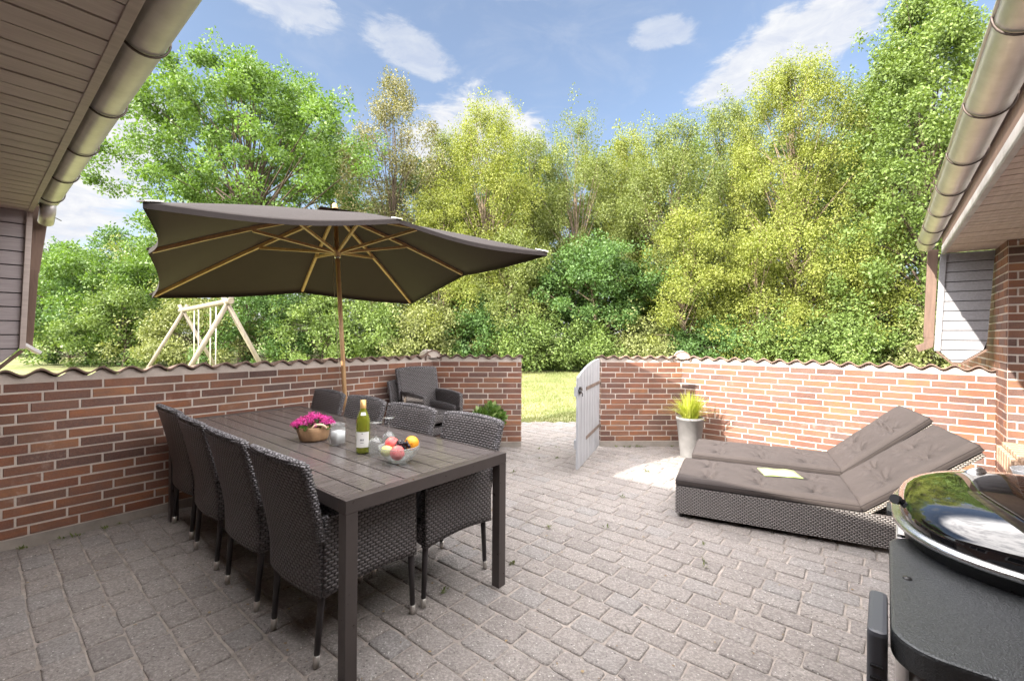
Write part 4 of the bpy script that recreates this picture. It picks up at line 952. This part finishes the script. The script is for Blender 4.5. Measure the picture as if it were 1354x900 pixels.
def make_lounger(label, loc, ang, bz=39, seed=1):
    o = thing('sun_lounger', label, 'sun lounger', loc, ang, 'wicker sun loungers by the brick wall'); W = .64; SL = 1.17
    bt0 = .245
    for y_ in (-W / 2 + .012, W / 2 - .012): MB().box((.97, y_, .14), (1.94, .024, .21)).build('side_panel', M_lwick, o, bevel=.004)
    for x_ in (.012, 1.928): MB().box((x_, 0, .14), (.024, W - .05, .209)).build('end_panel', M_lwick, o, bevel=.004)
    mb = MB(); mb.box((SL / 2, 0, .232), (SL, W - .05, .02)); mb.build('seat_deck', M_lwick, o)
    for x_ in (.04, 1.90):
        for y_ in (-W / 2 + .04, W / 2 - .04): MB().tube([(x_, y_, .05), (x_, y_, .0)], .016, 8).build('foot', M_black, o)
    Mb = Matrix.Translation((SL, 0, .245)) @ Matrix.Rotation(R(-bz), 4, 'Y')
    mb = MB(); mb.box(None, (.74, W - .01, .028), M=Mb @ Matrix.Translation((.37, 0, -.014))); br = mb.build('backrest', M_lpale, o, bevel=.004)
    mb = MB(); a = Mb @ Vector((.42, .2, -.03)); b = Vector((1.72, .2, .17)); mb.tube([a, b], .012, 8); a = Mb @ Vector((.42, -.2, -.03)); b = Vector((1.72, -.2, .17)); mb.tube([a, b], .012, 8); mb.build('strut', M_steel, br)
    mb = MB(); tf = [(SL * f, y_) for f in (.2, .5, .8) for y_ in (-.15, .15)]; r1, r2 = cushion(mb, SL - .004, W, .066, tf, Matrix.Translation((0, 0, bt0)), seed=seed); cs = mb.build('seat_cushion', M_cush, o)
    mb = MB(); mb.tube([p * 1.0 + Vector((0, 0, .001)) for p in r1] + [r1[0]], .0028, 5, caps=False); mb.tube(r2 + [r2[0]], .0028, 5, caps=False); mb.build('piping', M_pipe, cs)
    mb = MB(); tf = [(.74 * f, y_) for f in (.3, .68) for y_ in (-.14, .14)]; r1, r2 = cushion(mb, .745, W + .01, .070, tf, Mb @ Matrix.Translation((0.01, 0, 0)), seed=seed + 7, wr=.0055); cb = mb.build('back_cushion', M_cush, o)
    mb = MB(); mb.tube(r1 + [r1[0]], .0028, 5, caps=False); mb.tube(r2 + [r2[0]], .0028, 5, caps=False); mb.build('piping', M_pipe, cb)
    for k, (tx, ty) in enumerate([(SL * f, y_) for f in (.2, .5, .8) for y_ in (-.15, .15)]):
        pass
    return o
ld, lw = Vector((.894, -.447, 0)), Vector((.447, .894, 0))
l1 = make_lounger('nearer brown-cushioned wicker sun lounger with raised backrest and a green booklet on it', Vector((1.275, 3.485, 0)) + lw * .32, LZ, 39, 1)
l2 = make_lounger('farther brown-cushioned wicker sun lounger with raised backrest, next to the brick wall', Vector((1.735, 4.19, 0)) + lw * .34 - ld * .05, LZ, 42, 4)
bk = thing('booklet', 'pale green booklet lying open on the near lounger cushion', 'booklet', (2.115, 3.545, .3265), R(-14))
M_bk = simple('pale_green_paper', (.36, .43, .19), .6)
mb = MB(); mb.slab(lambda s_, t: (-.13 + .26 * s_, -.10 + .20 * t, .0045 + .006 * math.sin(math.pi * 2 * s_) ** 2), 12, 4, (0, 0, -.004)); mb.build('pages', M_bk, bk)
mb = MB(); mb.slab(lambda s_, t: (-.134 + .268 * s_, -.104 + .208 * t, .0005 + .003 * math.sin(math.pi * s_)), 12, 3, (0, 0, -.0015)); mb.build('cover', simple('booklet_cover', (.28, .36, .15), .6), bk)

# ================================================================== gas grill (local x=u, y=v)
gl_ = thing('gas_grill', 'black domed gas grill with hammered grey side shelf in the near right corner', 'grill', uv(1.55, -.36), RZ)
def gb(mb, name, mat, par=None, **k):
    for i, p in enumerate(mb.v): mb.v[i] = tuple(MUV @ Vector(p))
    return mb.build(name, mat, par or gl_, world=True, **k)
gc = (1.73, -.42); ga_, gb_ = .37, .39           # half sizes along u, v
def se(t, e=.62):
    c, s_ = math.cos(t), math.sin(t); return math.copysign(abs(c) ** e, c), math.copysign(abs(s_) ** e, s_)
def dome(mb, prof, n=64, e=.72):
    vs = []; 
    for (k, z_) in prof:
        for i in range(n):
            x_, y_ = se(2 * math.pi * i / n, e); vs.append((gc[0] + ga_ * k * x_, gc[1] + gb_ * k * y_, z_))
    mb.add(vs, [(j * n + i, j * n + (i + 1) % n, (j + 1) * n + (i + 1) % n, (j + 1) * n + i) for j in range(len(prof) - 1) for i in range(n)], True)
M_enamel = simple('black_enamel', (.006, .006, .008), .035, spec=.8, coat=1.0)
zr = .912
mb = MB(); dome(mb, [(1.0, zr), (1.0, zr + .02)] + [(math.cos(a) ** .62, zr + .02 + .082 * math.sin(a) ** 1.0) for a in [R(6 * k) for k in range(1, 15)]] + [(.12, zr + .1015), (.001, zr + .102)]); lid = gb(mb, 'lid', M_enamel)
mb = MB(); dome(mb, [(1.0, zr - .012), (1.035, zr - .012), (1.045, zr - .004), (1.035, zr + .004), (1.0, zr + .006)]); gb(mb, 'lid_rim', M_steel, lid)
mb = MB(); dome(mb, [(.98, zr - .014), (.97, zr - .06), (.90, zr - .16), (.72, zr - .24), (.3, zr - .26), (.001, zr - .26)]); gb(mb, 'firebox', simple('cast_black', (.015, .015, .017), .35, nscale=80, namt=.4, bump=.3, bscale=200))
mb = MB(); tmc = Vector((gc[0] + .20, gc[1] + .215, zr + .078)); MTm = Matrix.Translation(tmc) @ Matrix.Rotation(R(32), 4, 'Y') @ Matrix.Rotation(R(-30), 4, 'X')
mb.lathe([(.030, -.02), (.032, .002), (.029, .010), (.025, .010), (.024, .006), (0, .006)], M=MTm, n=28); gb(mb, 'thermometer', M_steel, lid)
mb = MB(); mb.lathe([(.0, .0072), (.023, .0072)], M=MTm, n=24); mb2 = gb(mb, 'dial', simple('pale_dial', (.45, .5, .55), .2), lid)
# hammered shelf with rounded corners in front
def hammered():
    m, nt, b = newmat('hammered_grey_paint'); oc = nt.new('ShaderNodeTexCoord').outputs['Object']
    vo = nt.noise(oc, 260, 2, .5, .8); b.inputs['Base Color'].default_value = (.080, .085, .090, 1); b.inputs['Metallic'].default_value = .55
    nt.link(nt.maprange(vo, .35, .65, .28, .5), b.inputs['Roughness']); nt.link(nt.bump(vo, .6, .003), b.inputs['Normal']); return m
M_ham = hammered()
def rrect(x0, x1, y0, y1, r, n=8):
    p = []
    for cx, cy, a0 in ((x1 - r, y1 - r, 0), (x0 + r, y1 - r, 90), (x0 + r, y0 + r, 180), (x1 - r, y0 + r, 270)):
        for k in range(n + 1): a = R(a0 + 90 * k / n); p.append((cx + r * math.cos(a), cy + r * math.sin(a)))
    return p
zs_ = .866
p1 = rrect(1.03, 1.61, -.78, -.010, .07); mb = MB(); mb.prism(p1, zs_ - .048, zs_); gb(mb, 'shelf', M_ham, bevel=.006)
for q in ((1.60, -.035), (1.33, -.04)):
    mb = MB(); mb.lathe([(.009, 0), (.008, .003), (0, .0035)], c=(q[0], q[1], zs_), n=14); gb(mb, 'screw', M_black)
for q in ((1.09, -.058), (1.09, -.72), (1.85, -.05), (1.85, -.72)):
    mb = MB(); mb.tube([(q[0], q[1], zs_ - .03 if q[0] < 1.5 else .84), (q[0], q[1], .06)], .022, 14); gb(mb, 'leg', M_zinc)
    mb = MB(); mb.lathe([(.0, -.012), (.045, -.012), (.05, -.006), (.05, .006), (.045, .012), (0, .012)], M=Matrix.Translation((q[0], q[1], .05)) @ Matrix.Rotation(R(90), 4, 'X'), n=20); gb(mb, 'wheel', M_black)
mb = MB(); mb.box((1.475, -.385, .22), (.75, .65, .025)); gb(mb, 'bottom_shelf', M_ham)
mb = MB(); mb.prism(rrect(1.06, 1.24, -.0065, .024, .012), .70, .862); gb(mb, 'side_box', simple('slate_plastic', (.075, .08, .095), .42), bevel=.008)
for k in range(3):
    mb = MB(); mb.box((1.0585, .009, .80 - k * .022), (.004, .02, .004)); gb(mb, 'vent_slot', M_black)
mb = MB(); mb.prism(rrect(1.655, 1.74, -.05, -.005, .01), .90, .912); gb(mb, 'bracket', M_ham); mb = MB(); mb.tube([(1.70, -.055, .93), (1.655, -.025, .948)], .008, 12); mb.tube([(1.66, -.029, .946), (1.648, -.021, .951)], .013, 14); gb(mb, 'lid_handle', M_black)
mb = MB(); mb.box((2.15, -.45, .905), (.14, .55, .02)); gb(mb, 'rear_shelf', M_black, bevel=.004)
# white bowl on wooden foot, standing on the rear shelf
wb = thing('serving_bowl', 'small white bowl on a light wooden foot behind the grill lid', 'bowl', uv(2.12, -.375, .9155))
MB().lathe([(0, 0), (.028, 0), (.034, .006), (.030, .022), (.0, .022)], n=24).build('foot', simple('light_wood_foot', (.55, .38, .22), .5), wb)
MB().lathe([(0, .022), (.03, .023), (.055, .04), (.068, .072), (.065, .074), (.052, .045), (.028, .03), (0, .028)], n=32).build('bowl_body', simple('grey_white_ceramic', (.62, .62, .63), .3, nscale=20), wb)
# teak slatted garden table by the right house wall
tt = thing('teak_table', 'light teak slatted garden table against the right house wall behind the grill', 'table', uv(2.42, -.47), RZ)
M_teakl = wood('sun_bleached_teak', (.30, .19, .125), (.44, .30, .21), .55, (4, 40, 40), .2)
mb = MB()
for k in range(11): mb.box((-.02 + .052 * k, -.16, .93), (.040, .46, .022))
gx = mb.build('tabletop', M_teakl, tt, bevel=.006)
mb = MB()
for k in range(12): mb.box((-.045 + .052 * k, .075, .885), (.032, .018, .07))
mb.build('apron', M_teakl, tt, bevel=.004)
for q in ((0, .03), (.5, .03), (0, -.34), (.5, -.34)): MB().box((q[0], q[1], .43), (.045, .045, .86)).build('leg', M_teakl, tt, bevel=.004)

# ================================================================== swing set on the lawn
A1, A2 = Vector((-5.95, 9.4, 0)), Vector((-9.5, 13.0, 0)); bd = (A2 - A1).normalized(); pd = Vector((-bd.y, bd.x, 0)); hgt = 1.98
sw_ = thing('swing_set', 'weathered wooden A-frame swing set standing on the lawn beyond the wall', 'swing set', (A1 + A2) / 2)
for A in (A1, A2):
    for sg in (-1, 1):
        f0 = A + pd * (sg * 1.0) + Vector((0, 0, -.02)); t0 = A + Vector((0, 0, hgt + .02)); t0 = t0 + (t0 - f0) * .10
        MB().tube([f0, t0], .048, 10).build('leg', M_pine, sw_, world=True)
    MB().tube([A + pd * .5 + Vector((0, 0, .95)), A - pd * .5 + Vector((0, 0, .95))], .03, 8)
MB().tube([A1 - bd * .3 + Vector((0, 0, hgt + .07)), A2 + bd * .5 + Vector((0, 0, hgt + .07))], .06, 12).build('crossbeam', M_pine, sw_, world=True)
M_rope = simple('swing_rope', (.55, .52, .46), .9)
for k, s0 in enumerate((1.0, 2.9)):
    p_, q_ = A1 + bd * s0, A1 + bd * (s0 + .55)
    MB().box(None, (.50, .18, .03), M=Matrix.Translation((p_ + q_) / 2 + Vector((0, 0, .45))) @ Matrix.Rotation(math.atan2(bd.y, bd.x), 4, 'Z')).build('swing_seat', simple('swing_board', (.05, .12, .10), .5), sw_, world=True)
    for e_ in (p_, q_): MB().tube([e_ + Vector((0, 0, hgt + .01)), e_ + Vector((0, 0, .45))], .012, 6).build('rope', M_rope, sw_, world=True)

# ================================================================== trees, shrubs
def leaves_np(C, S, per, size, r_, elong=.5, droop=0.0, jitter=.3, outc=None):
    """kite-shaped leaves in gaussian clumps. C: clump centres (n,3); S: clump radii (n,3)"""
    n = len(C); N = n * per
    d = r_.normal(0, 1, (N, 3)); d /= np.maximum(np.linalg.norm(d, axis=1, keepdims=True), 1e-6); d *= (r_.random((N, 1)) ** .45)
    P = np.repeat(C, per, 0) + d * np.repeat(S, per, 0)
    g = d * .8 + r_.normal(0, .55, (N, 3)) + np.array([0, 0, .15 - droop]); g /= np.linalg.norm(g, axis=1, keepdims=True)
    q = d * .9 + np.array([0, 0, .55]) + r_.normal(0, .42, (N, 3)); s = np.cross(g, q); s /= np.maximum(np.linalg.norm(s, axis=1, keepdims=True), 1e-6)
    l = size * r_.uniform(.65, 1.35, (N, 1)); wv = l * elong * .5
    nn = np.cross(s, g) * l * .12
    A = P; B = P + g * l * .45 + s * wv + nn; Cc_ = P + g * l; D = P + g * l * .45 - s * wv + nn
    return np.stack([A, B, Cc_, D], 1).reshape(-1, 3)
def make_tree(name, label, x, y, h, r_crown, zc0, mat, bark, style='broad', clumps=170, per=190, size=.12, seed=1, trunk_r=.16, group='trees beyond the garden wall', gaps=.0, lean=0.0, cat='tree', low=0.0, cr=None):
    r_ = np.random.default_rng(seed); h -= {'broad': 1.3, 'birch': .7, 'dome': .3, 'column': .6}[style]; o = thing(name, label, cat, (x, y, -.02), 0, group)
    zlo, zhi = zc0, h; H_ = zhi - zlo
    # envelope radius against height fraction
    if style == 'broad': prof = lambda t: math.sin(math.pi * min(1, max(0, t * .86 + .12))) ** .55
    elif style == 'birch': prof = lambda t: (max(0.02, 1 - t) ** .45) * (.55 + .45 * min(1, t / .18)) * 1.05
    elif style == 'column': prof = lambda t: (max(.02, 1 - t) ** .42) * (.65 + .35 * min(1, t / .15))
    else: prof = lambda t: math.sqrt(max(0.02, 1 - t * t))
    ph = r_.uniform(0, 6.28, 6)
    def env(t, a): return r_crown * prof(t) * (1 + .17 * math.sin(2 * a + ph[0] + 5 * t) + .13 * math.sin(3 * a + ph[1] - 7 * t) + .12 * math.sin(5 * a + 9 * t + ph[2]))
    cs, ss = [], []; cr0 = (cr or (.62 if style == 'broad' else .5)) * .86
    while len(cs) < clumps:
        t = r_.random() ** (.9 if style != 'birch' else 1.05); a = r_.uniform(0, 2 * math.pi); e = env(t, a)
        if r_.random() > .35 + .65 * prof(t): continue
        k = r_.random() ** .42
        px_, py_, pz_ = e * k * math.cos(a) + lean * t, e * k * math.sin(a), zlo + H_ * t + r_.normal(0, .15)
        if gaps and math.sin(px_ * 1.9 + ph[3]) * math.sin(pz_ * 1.5 + ph[4]) * math.sin(py_ * 1.4 + ph[5]) > gaps: continue
        s_ = cr0 * r_.uniform(.65, 1.35)
        cs.append((px_, py_, pz_)); ss.append((s_, s_, s_ * (.62 if style == 'broad' else (1.35 if style in ('birch', 'column') else .8))))
    Cn, Sn = np.array(cs), np.array(ss)
    per = int(per * 1.45); size *= .80
    v = leaves_np(Cn, Sn, per, size, r_, .62 if style == 'broad' else .55, .75 if style == 'birch' else .2)
    # fringe of single twigs that breaks the outline
    top = Cn[np.argsort(-(Cn[:, 2] - zlo) / H_ - np.linalg.norm(Cn[:, :2], axis=1) / r_crown * .8)[:max(12, clumps // 3)]]
    fr = top + np.stack([r_.normal(0, .45, len(top)), r_.normal(0, .45, len(top)), np.abs(r_.normal(0, .45, len(top)))], 1)
    v2 = leaves_np(fr, np.full((len(fr), 3), .3) * [1, 1, 1.5], max(10, per // 5), size, r_, .6, .2)
    v = np.concatenate([v, v2]); v = v[: (len(v) // 4) * 4]
    v.reshape(-1, 4, 3)[:, :, 2] = np.maximum(v.reshape(-1, 4, 3)[:, :, 2], .03)
    nq = len(v) // 4
    np_obj('crown', v, np.arange(4 * nq), np.full(nq, 4), mat, o)
    mb = MB(); pts = [(0, 0, -.1)]; nseg = 7; tl = zlo + H_ * .82
    for k in range(1, nseg + 1): t = k / nseg; pts.append((lean * t * .8 + r_.normal(0, .07), r_.normal(0, .07), tl * t))
    mb.tube(pts, [trunk_r * (1.25 if k == 0 else 1 - .86 * k / nseg) for k in range(nseg + 1)], 9)
    for c in range(len(Cn)):
        if c % 3: continue
        cx, cy, cz = Cn[c]; tt_ = max(.10, min(.95, (cz / tl) * r_.uniform(.45, .8))); f = tt_ * nseg; i = min(nseg - 1, int(f)); b0 = Vector(pts[i]).lerp(Vector(pts[i + 1]), f - i)
        e_ = Vector((cx, cy, cz)); mid = b0.lerp(e_, .5) + Vector((r_.normal(0, .12), r_.normal(0, .12), abs(r_.normal(0, .2)) + .1))
        rb = trunk_r * (1 - tt_) * .35 + .012; mb.tube([b0, mid, e_ + Vector((0, 0, .25))], [rb, rb * .6, .006], 5, caps=False)
    mb.build('trunk', bark, o, fixn=False)
    return o
BR_brown = simple('brown_bark', (.085, .062, .045), .9, nscale=8, namt=.4, bump=.6, bscale=20)
BR_birch = simple('pale_birch_bark', (.20, .15, .105), .8, nscale=5, namt=.6, bump=.4, bscale=20)
L_oak = leafmat('oak_leaves', [(.12, (0.053, 0.100, 0.022)), (.45, (0.100, 0.179, 0.036)), (.8, (0.174, 0.270, 0.062)), (1, (0.231, 0.315, 0.099))], 0.29)
L_birch = leafmat('birch_leaves', [(.12, (0.097, 0.128, 0.026)), (.45, (0.200, 0.235, 0.051)), (.8, (0.302, 0.321, 0.080)), (1, (0.376, 0.379, 0.133))], 0.32)
L_birch2 = leafmat('olive_birch_leaves', [(.12, (0.080, 0.107, 0.030)), (.45, (0.149, 0.187, 0.052)), (.8, (0.229, 0.261, 0.085)), (1, (0.297, 0.307, 0.141))], 0.30)
L_dry = leafmat('dry_olive_leaves', [(.12, (0.097, 0.092, 0.041)), (.45, (0.182, 0.178, 0.079)), (.8, (0.274, 0.246, 0.132)), (1, (0.342, 0.275, 0.182))], 0.22)
L_maple = leafmat('maple_leaves', [(.12, (0.041, 0.083, 0.023)), (.5, (0.077, 0.150, 0.041)), (.85, (0.140, 0.227, 0.065)), (1, (0.232, 0.315, 0.152))], 0.26)
L_cherry = leafmat('cherry_leaves', [(.12, (0.065, 0.103, 0.027)), (.45, (0.134, 0.198, 0.052)), (.8, (0.218, 0.290, 0.092)), (1, (0.322, 0.379, 0.185))], 0.29)
L_back = leafmat('dark_wood_leaves', [(.1, (0.027, 0.048, 0.015)), (.6, (0.056, 0.092, 0.028)), (.95, (0.095, 0.138, 0.045))], 0.22)  # darker leaf greens for part of the back row
L_shrub = leafmat('shrub_leaves', [(.12, (0.058, 0.097, 0.023)), (.45, (0.122, 0.187, 0.045)), (.8, (0.208, 0.277, 0.083)), (1, (0.322, 0.366, 0.157))], 0.26)
L_shrub2 = leafmat('pale_shrub_leaves', [(.12, (0.091, 0.109, 0.034)), (.45, (0.190, 0.218, 0.074)), (.8, (0.298, 0.318, 0.135)), (1, (0.412, 0.406, 0.243))], 0.26)
def px2x(px, Y): return (px - 677) / 595 * Y
def top2z(py, Y): return 1.4 + (442 - py) / 595 * Y
T = make_tree
Y = 19.5
T('oak_tree', 'big round bright green broadleaf tree at the left, rising above the parasol', px2x(325, Y), Y, top2z(62, Y), 5.3, 3.6, L_oak, BR_brown, 'broad', 300, 210, .15, 3, .26)
Y = 20
T('young_maple_tree', 'lower green tree at the far left edge beside the left house corner', px2x(120, Y), Y, top2z(300, Y), 3.4, .8, L_oak, BR_brown, 'broad', 150, 170, .14, 5, .14)
Y = 21
T('half_dry_tree', 'thin brownish half-dry tree with wispy top between the big green tree and the birches', px2x(520, Y), Y, top2z(98, Y), 3.0, 2.2, L_dry, BR_brown, 'column', 190, 120, .12, 7, .14, gaps=.25)
Y = 20.5
T('birch_tree', 'yellow-green birch just right of the parasol top, first of the birch row', px2x(640, Y), Y, top2z(122, Y), 3.3, 1.6, L_birch, BR_birch, 'birch', 300, 190, .10, 9, .13, gaps=.4)
Y = 21.5
T('birch_tree', 'slim airy birch rising above the gate opening', px2x(760, Y), Y, top2z(140, Y), 3.1, 1.8, L_birch2, BR_birch, 'birch', 230, 170, .10, 11, .12, gaps=.3)
Y = 18.5
T('maple_tree', 'darker green maple of half height with a visible pale trunk, standing straight behind the gate', px2x(790, Y), Y, top2z(285, Y), 2.1, 1.9, L_maple, BR_birch, 'broad', 110, 180, .13, 13, .10)
Y = 21
T('birch_tree', 'medium birch over the right end of the gate, left of the tallest birch', px2x(885, Y), Y, top2z(150, Y), 3.6, 1.8, L_birch2, BR_birch, 'birch', 320, 185, .10, 15, .13, gaps=.4)
Y = 19.5
T('birch_tree', 'tallest birch, yellow-green with pointed crown and pale trunk, right of the picture centre', px2x(1050, Y), Y, top2z(62, Y), 3.8, 2.4, L_birch, BR_birch, 'birch', 390, 190, .10, 17, .17, gaps=.45)
Y = 16.5
T('cherry_tree', 'tall light green tree with large leaves at the right, cut by the right gutter', px2x(1225, Y), Y, top2z(-30, Y), 3.9, 1.2, L_cherry, BR_brown, 'column', 400, 180, .14, 19, .20, gaps=.35)
Y = 18
T('cherry_tree', 'light green tree partly hidden behind the right gutter, farther right than its neighbour', px2x(1400, Y), Y, top2z(20, Y), 3.6, 1.0, L_cherry, BR_brown, 'column', 200, 170, .15, 21, .2)
for k, (px, Yy, py, rc, s, lb, mt) in enumerate([(700, 23.5, 165, 2.9, 31, 'airy olive-green birch between the first birch and the slim birch over the gate', L_birch2), (830, 23.5, 160, 3.0, 32, 'airy yellow-green birch directly right of the slim birch over the gate', L_birch),
                                              (965, 23, 118, 3.1, 33, 'airy olive-green birch just left of the tallest birch', L_birch2), (1140, 22, 85, 3.2, 34, 'airy birch between the tallest birch and the light green cherry tree', L_birch2), (590, 24, 170, 2.8, 35, 'airy birch half hidden between the dry tree and the first birch', L_birch2)]):
    T('birch_tree', lb, px2x(px, Yy), Yy, top2z(py, Yy), rc, 2.0, mt, BR_birch, 'birch', 230, 150, .11, s, .12)
# lower yellow-green young birches in front
for k, (px, Yy, py, rc, s, lb) in enumerate([(905, 18, 275, 1.9, 23, 'low bushy yellow-green young birch right behind the gate post'), (1000, 17.6, 290, 2.0, 24, 'low bushy yellow-green young birch behind the middle of the sunlit wall'),
                                              (1110, 17.2, 300, 2.0, 25, 'low bushy yellow-green young birch left of the right house corner'), (675, 18.6, 300, 1.7, 26, 'low bushy yellow-green young birch under the right tip of the parasol'), (585, 19, 250, 1.8, 27, 'low bushy yellow-green young birch behind the parasol pole, right of it')]):
    T('young_birch', lb, px2x(px, Yy), Yy, top2z(py, Yy), rc, .7, L_birch if k != 3 else L_birch2, BR_birch, 'dome', 115, 170, .10, s, .09, group='young birches along the lawn edge')
# shrubs along the lawn edge
shr = [(-15.8, 18.3, 3.3, 2.2, 'low leafy shrub at the far left end of the lawn edge, by the house corner'), (-12.6, 17.9, 3.0, 2.0, 'leafy shrub behind the left frame of the swing set'), (-9.9, 18.2, 3.5, 2.0, 'leafy shrub seen through the swing ropes'),
       (-7.6, 18.0, 3.0, 1.9, 'leafy shrub right of the swing set'), (-5.4, 18.2, 3.1, 1.8, 'leafy shrub behind the parasol pole'), (-3.3, 17.9, 2.7, 1.7, 'leafy shrub behind the stacked armchairs corner'),
       (-1.2, 18.0, 2.8, 1.6, 'rounded leafy shrub left of the gate opening'), (.8, 17.7, 2.2, 1.5, 'low rounded shrub seen straight through the gate opening'), (2.9, 18.0, 1.9, 1.5, 'low shrub behind the gate top'),
       (5.2, 17.7, 1.8, 1.6, 'low shrub behind the left part of the sunlit wall'), (7.6, 17.3, 1.9, 1.6, 'low shrub behind the middle of the sunlit wall'), (9.9, 16.7, 2.0, 1.7, 'low shrub beside the pale birch trunk'),
       (12.2, 16.1, 2.3, 1.7, 'low shrub left of the right house corner'), (14.4, 15.4, 2.6, 1.8, 'shrub hidden partly by the right downpipe'), (-18.6, 19.0, 3.6, 2.3, 'leafy shrub behind the left house boards')]
for k, (x_, y_, h_, r0, lb) in enumerate(shr):
    T('shrub', lb, x_, y_, h_, r0, .15, [L_shrub, L_shrub2, L_maple, L_shrub][k % 4], BR_brown, 'dome', 75, 150, .12, 40 + k, .05, group='shrubs along the lawn edge', cat='shrub', cr=.48)
# darker trees behind that close the view
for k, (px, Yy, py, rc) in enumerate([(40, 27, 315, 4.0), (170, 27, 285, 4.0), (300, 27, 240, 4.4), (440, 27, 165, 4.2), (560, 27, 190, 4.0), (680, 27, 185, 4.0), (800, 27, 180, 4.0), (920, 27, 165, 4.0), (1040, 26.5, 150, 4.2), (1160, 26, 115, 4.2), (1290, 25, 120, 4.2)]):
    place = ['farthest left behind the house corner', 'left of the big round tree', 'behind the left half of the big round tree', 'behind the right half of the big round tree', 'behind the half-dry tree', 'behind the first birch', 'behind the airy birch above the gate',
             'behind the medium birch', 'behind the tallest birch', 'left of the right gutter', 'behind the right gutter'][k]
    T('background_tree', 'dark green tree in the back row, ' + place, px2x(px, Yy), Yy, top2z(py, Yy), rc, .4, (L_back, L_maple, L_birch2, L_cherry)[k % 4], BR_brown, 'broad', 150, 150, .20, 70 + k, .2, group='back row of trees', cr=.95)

# small dry leaves and bits of twig lying on the paving
n_ = 520; Pu = rng.uniform(.2, 5.6, n_); Pv = rng.uniform(-.6, 4.2, n_); vs = []
for i in range(n_):
    p = uv(Pu[i], Pv[i]); 
    if p.y > 5.5: continue
    a = rng.uniform(0, 6.28); l_ = rng.uniform(.006, .020); w_ = l_ * rng.uniform(.12, .5); d = Vector((math.cos(a), math.sin(a), 0)); s_ = Vector((-d.y, d.x, 0)); z0 = .006
    vs += [tuple(p + Vector((0, 0, z0))), tuple(p + d * l_ * .5 + s_ * w_ + Vector((0, 0, z0 + .002))), tuple(p + d * l_ + Vector((0, 0, z0))), tuple(p + d * l_ * .5 - s_ * w_ + Vector((0, 0, z0 + .001)))]
db = np_obj('fallen_leaves', vs, np.arange(len(vs)), np.full(len(vs) // 4, 4), leafmat('dry_litter', [(.1, (.10, .06, .03)), (.5, (.22, .15, .08)), (.9, (.38, .30, .18))], .1))
tag(db, 'tiny dry leaves and bits scattered over the paving', 'leaf litter', kind='stuff')

# weeds along the foot of the walls and in a few joints
vs, lp_, sz_ = [], [], []
spots = [tuple(P1 - U * rnd.uniform(.3, 4.0) - V * rnd.uniform(.01, .06)) for _ in range(26)] + [tuple(P3 + (P4 - P3) * rnd.random() + Vector((0, -.03, 0))) for _ in range(7)] + [tuple(P1 + (P2 - P1) * rnd.random() + Vector((0, -.03, 0))) for _ in range(6)] + [tuple(uv(rnd.uniform(.8, 5.2), rnd.uniform(.0, 4.0))) for _ in range(22)]
for sp in spots:
    for q in range(rnd.randint(5, 14)):
        a = rnd.uniform(0, 6.28); l_ = rnd.uniform(.012, .038); d = Vector((math.cos(a), math.sin(a), rnd.uniform(.3, 1.4))).normalized(); s_ = Vector((-math.sin(a), math.cos(a), 0)); c = Vector(sp) + Vector((rnd.gauss(0, .012), rnd.gauss(0, .012), .0)); o = len(vs)
        vs += [tuple(c), tuple(c + d * l_ * .5 + s_ * l_ * .18), tuple(c + d * l_), tuple(c + d * l_ * .5 - s_ * l_ * .18)]
wd = np_obj('weeds', vs, np.arange(len(vs)), np.full(len(vs) // 4, 4), leafmat('weed_leaves', [(.1, (.05, .07, .02)), (.6, (.12, .15, .04)), (.9, (.24, .22, .10))], .2))
tag(wd, 'small weeds at the foot of the brick walls and in paving joints', 'weeds', kind='stuff')
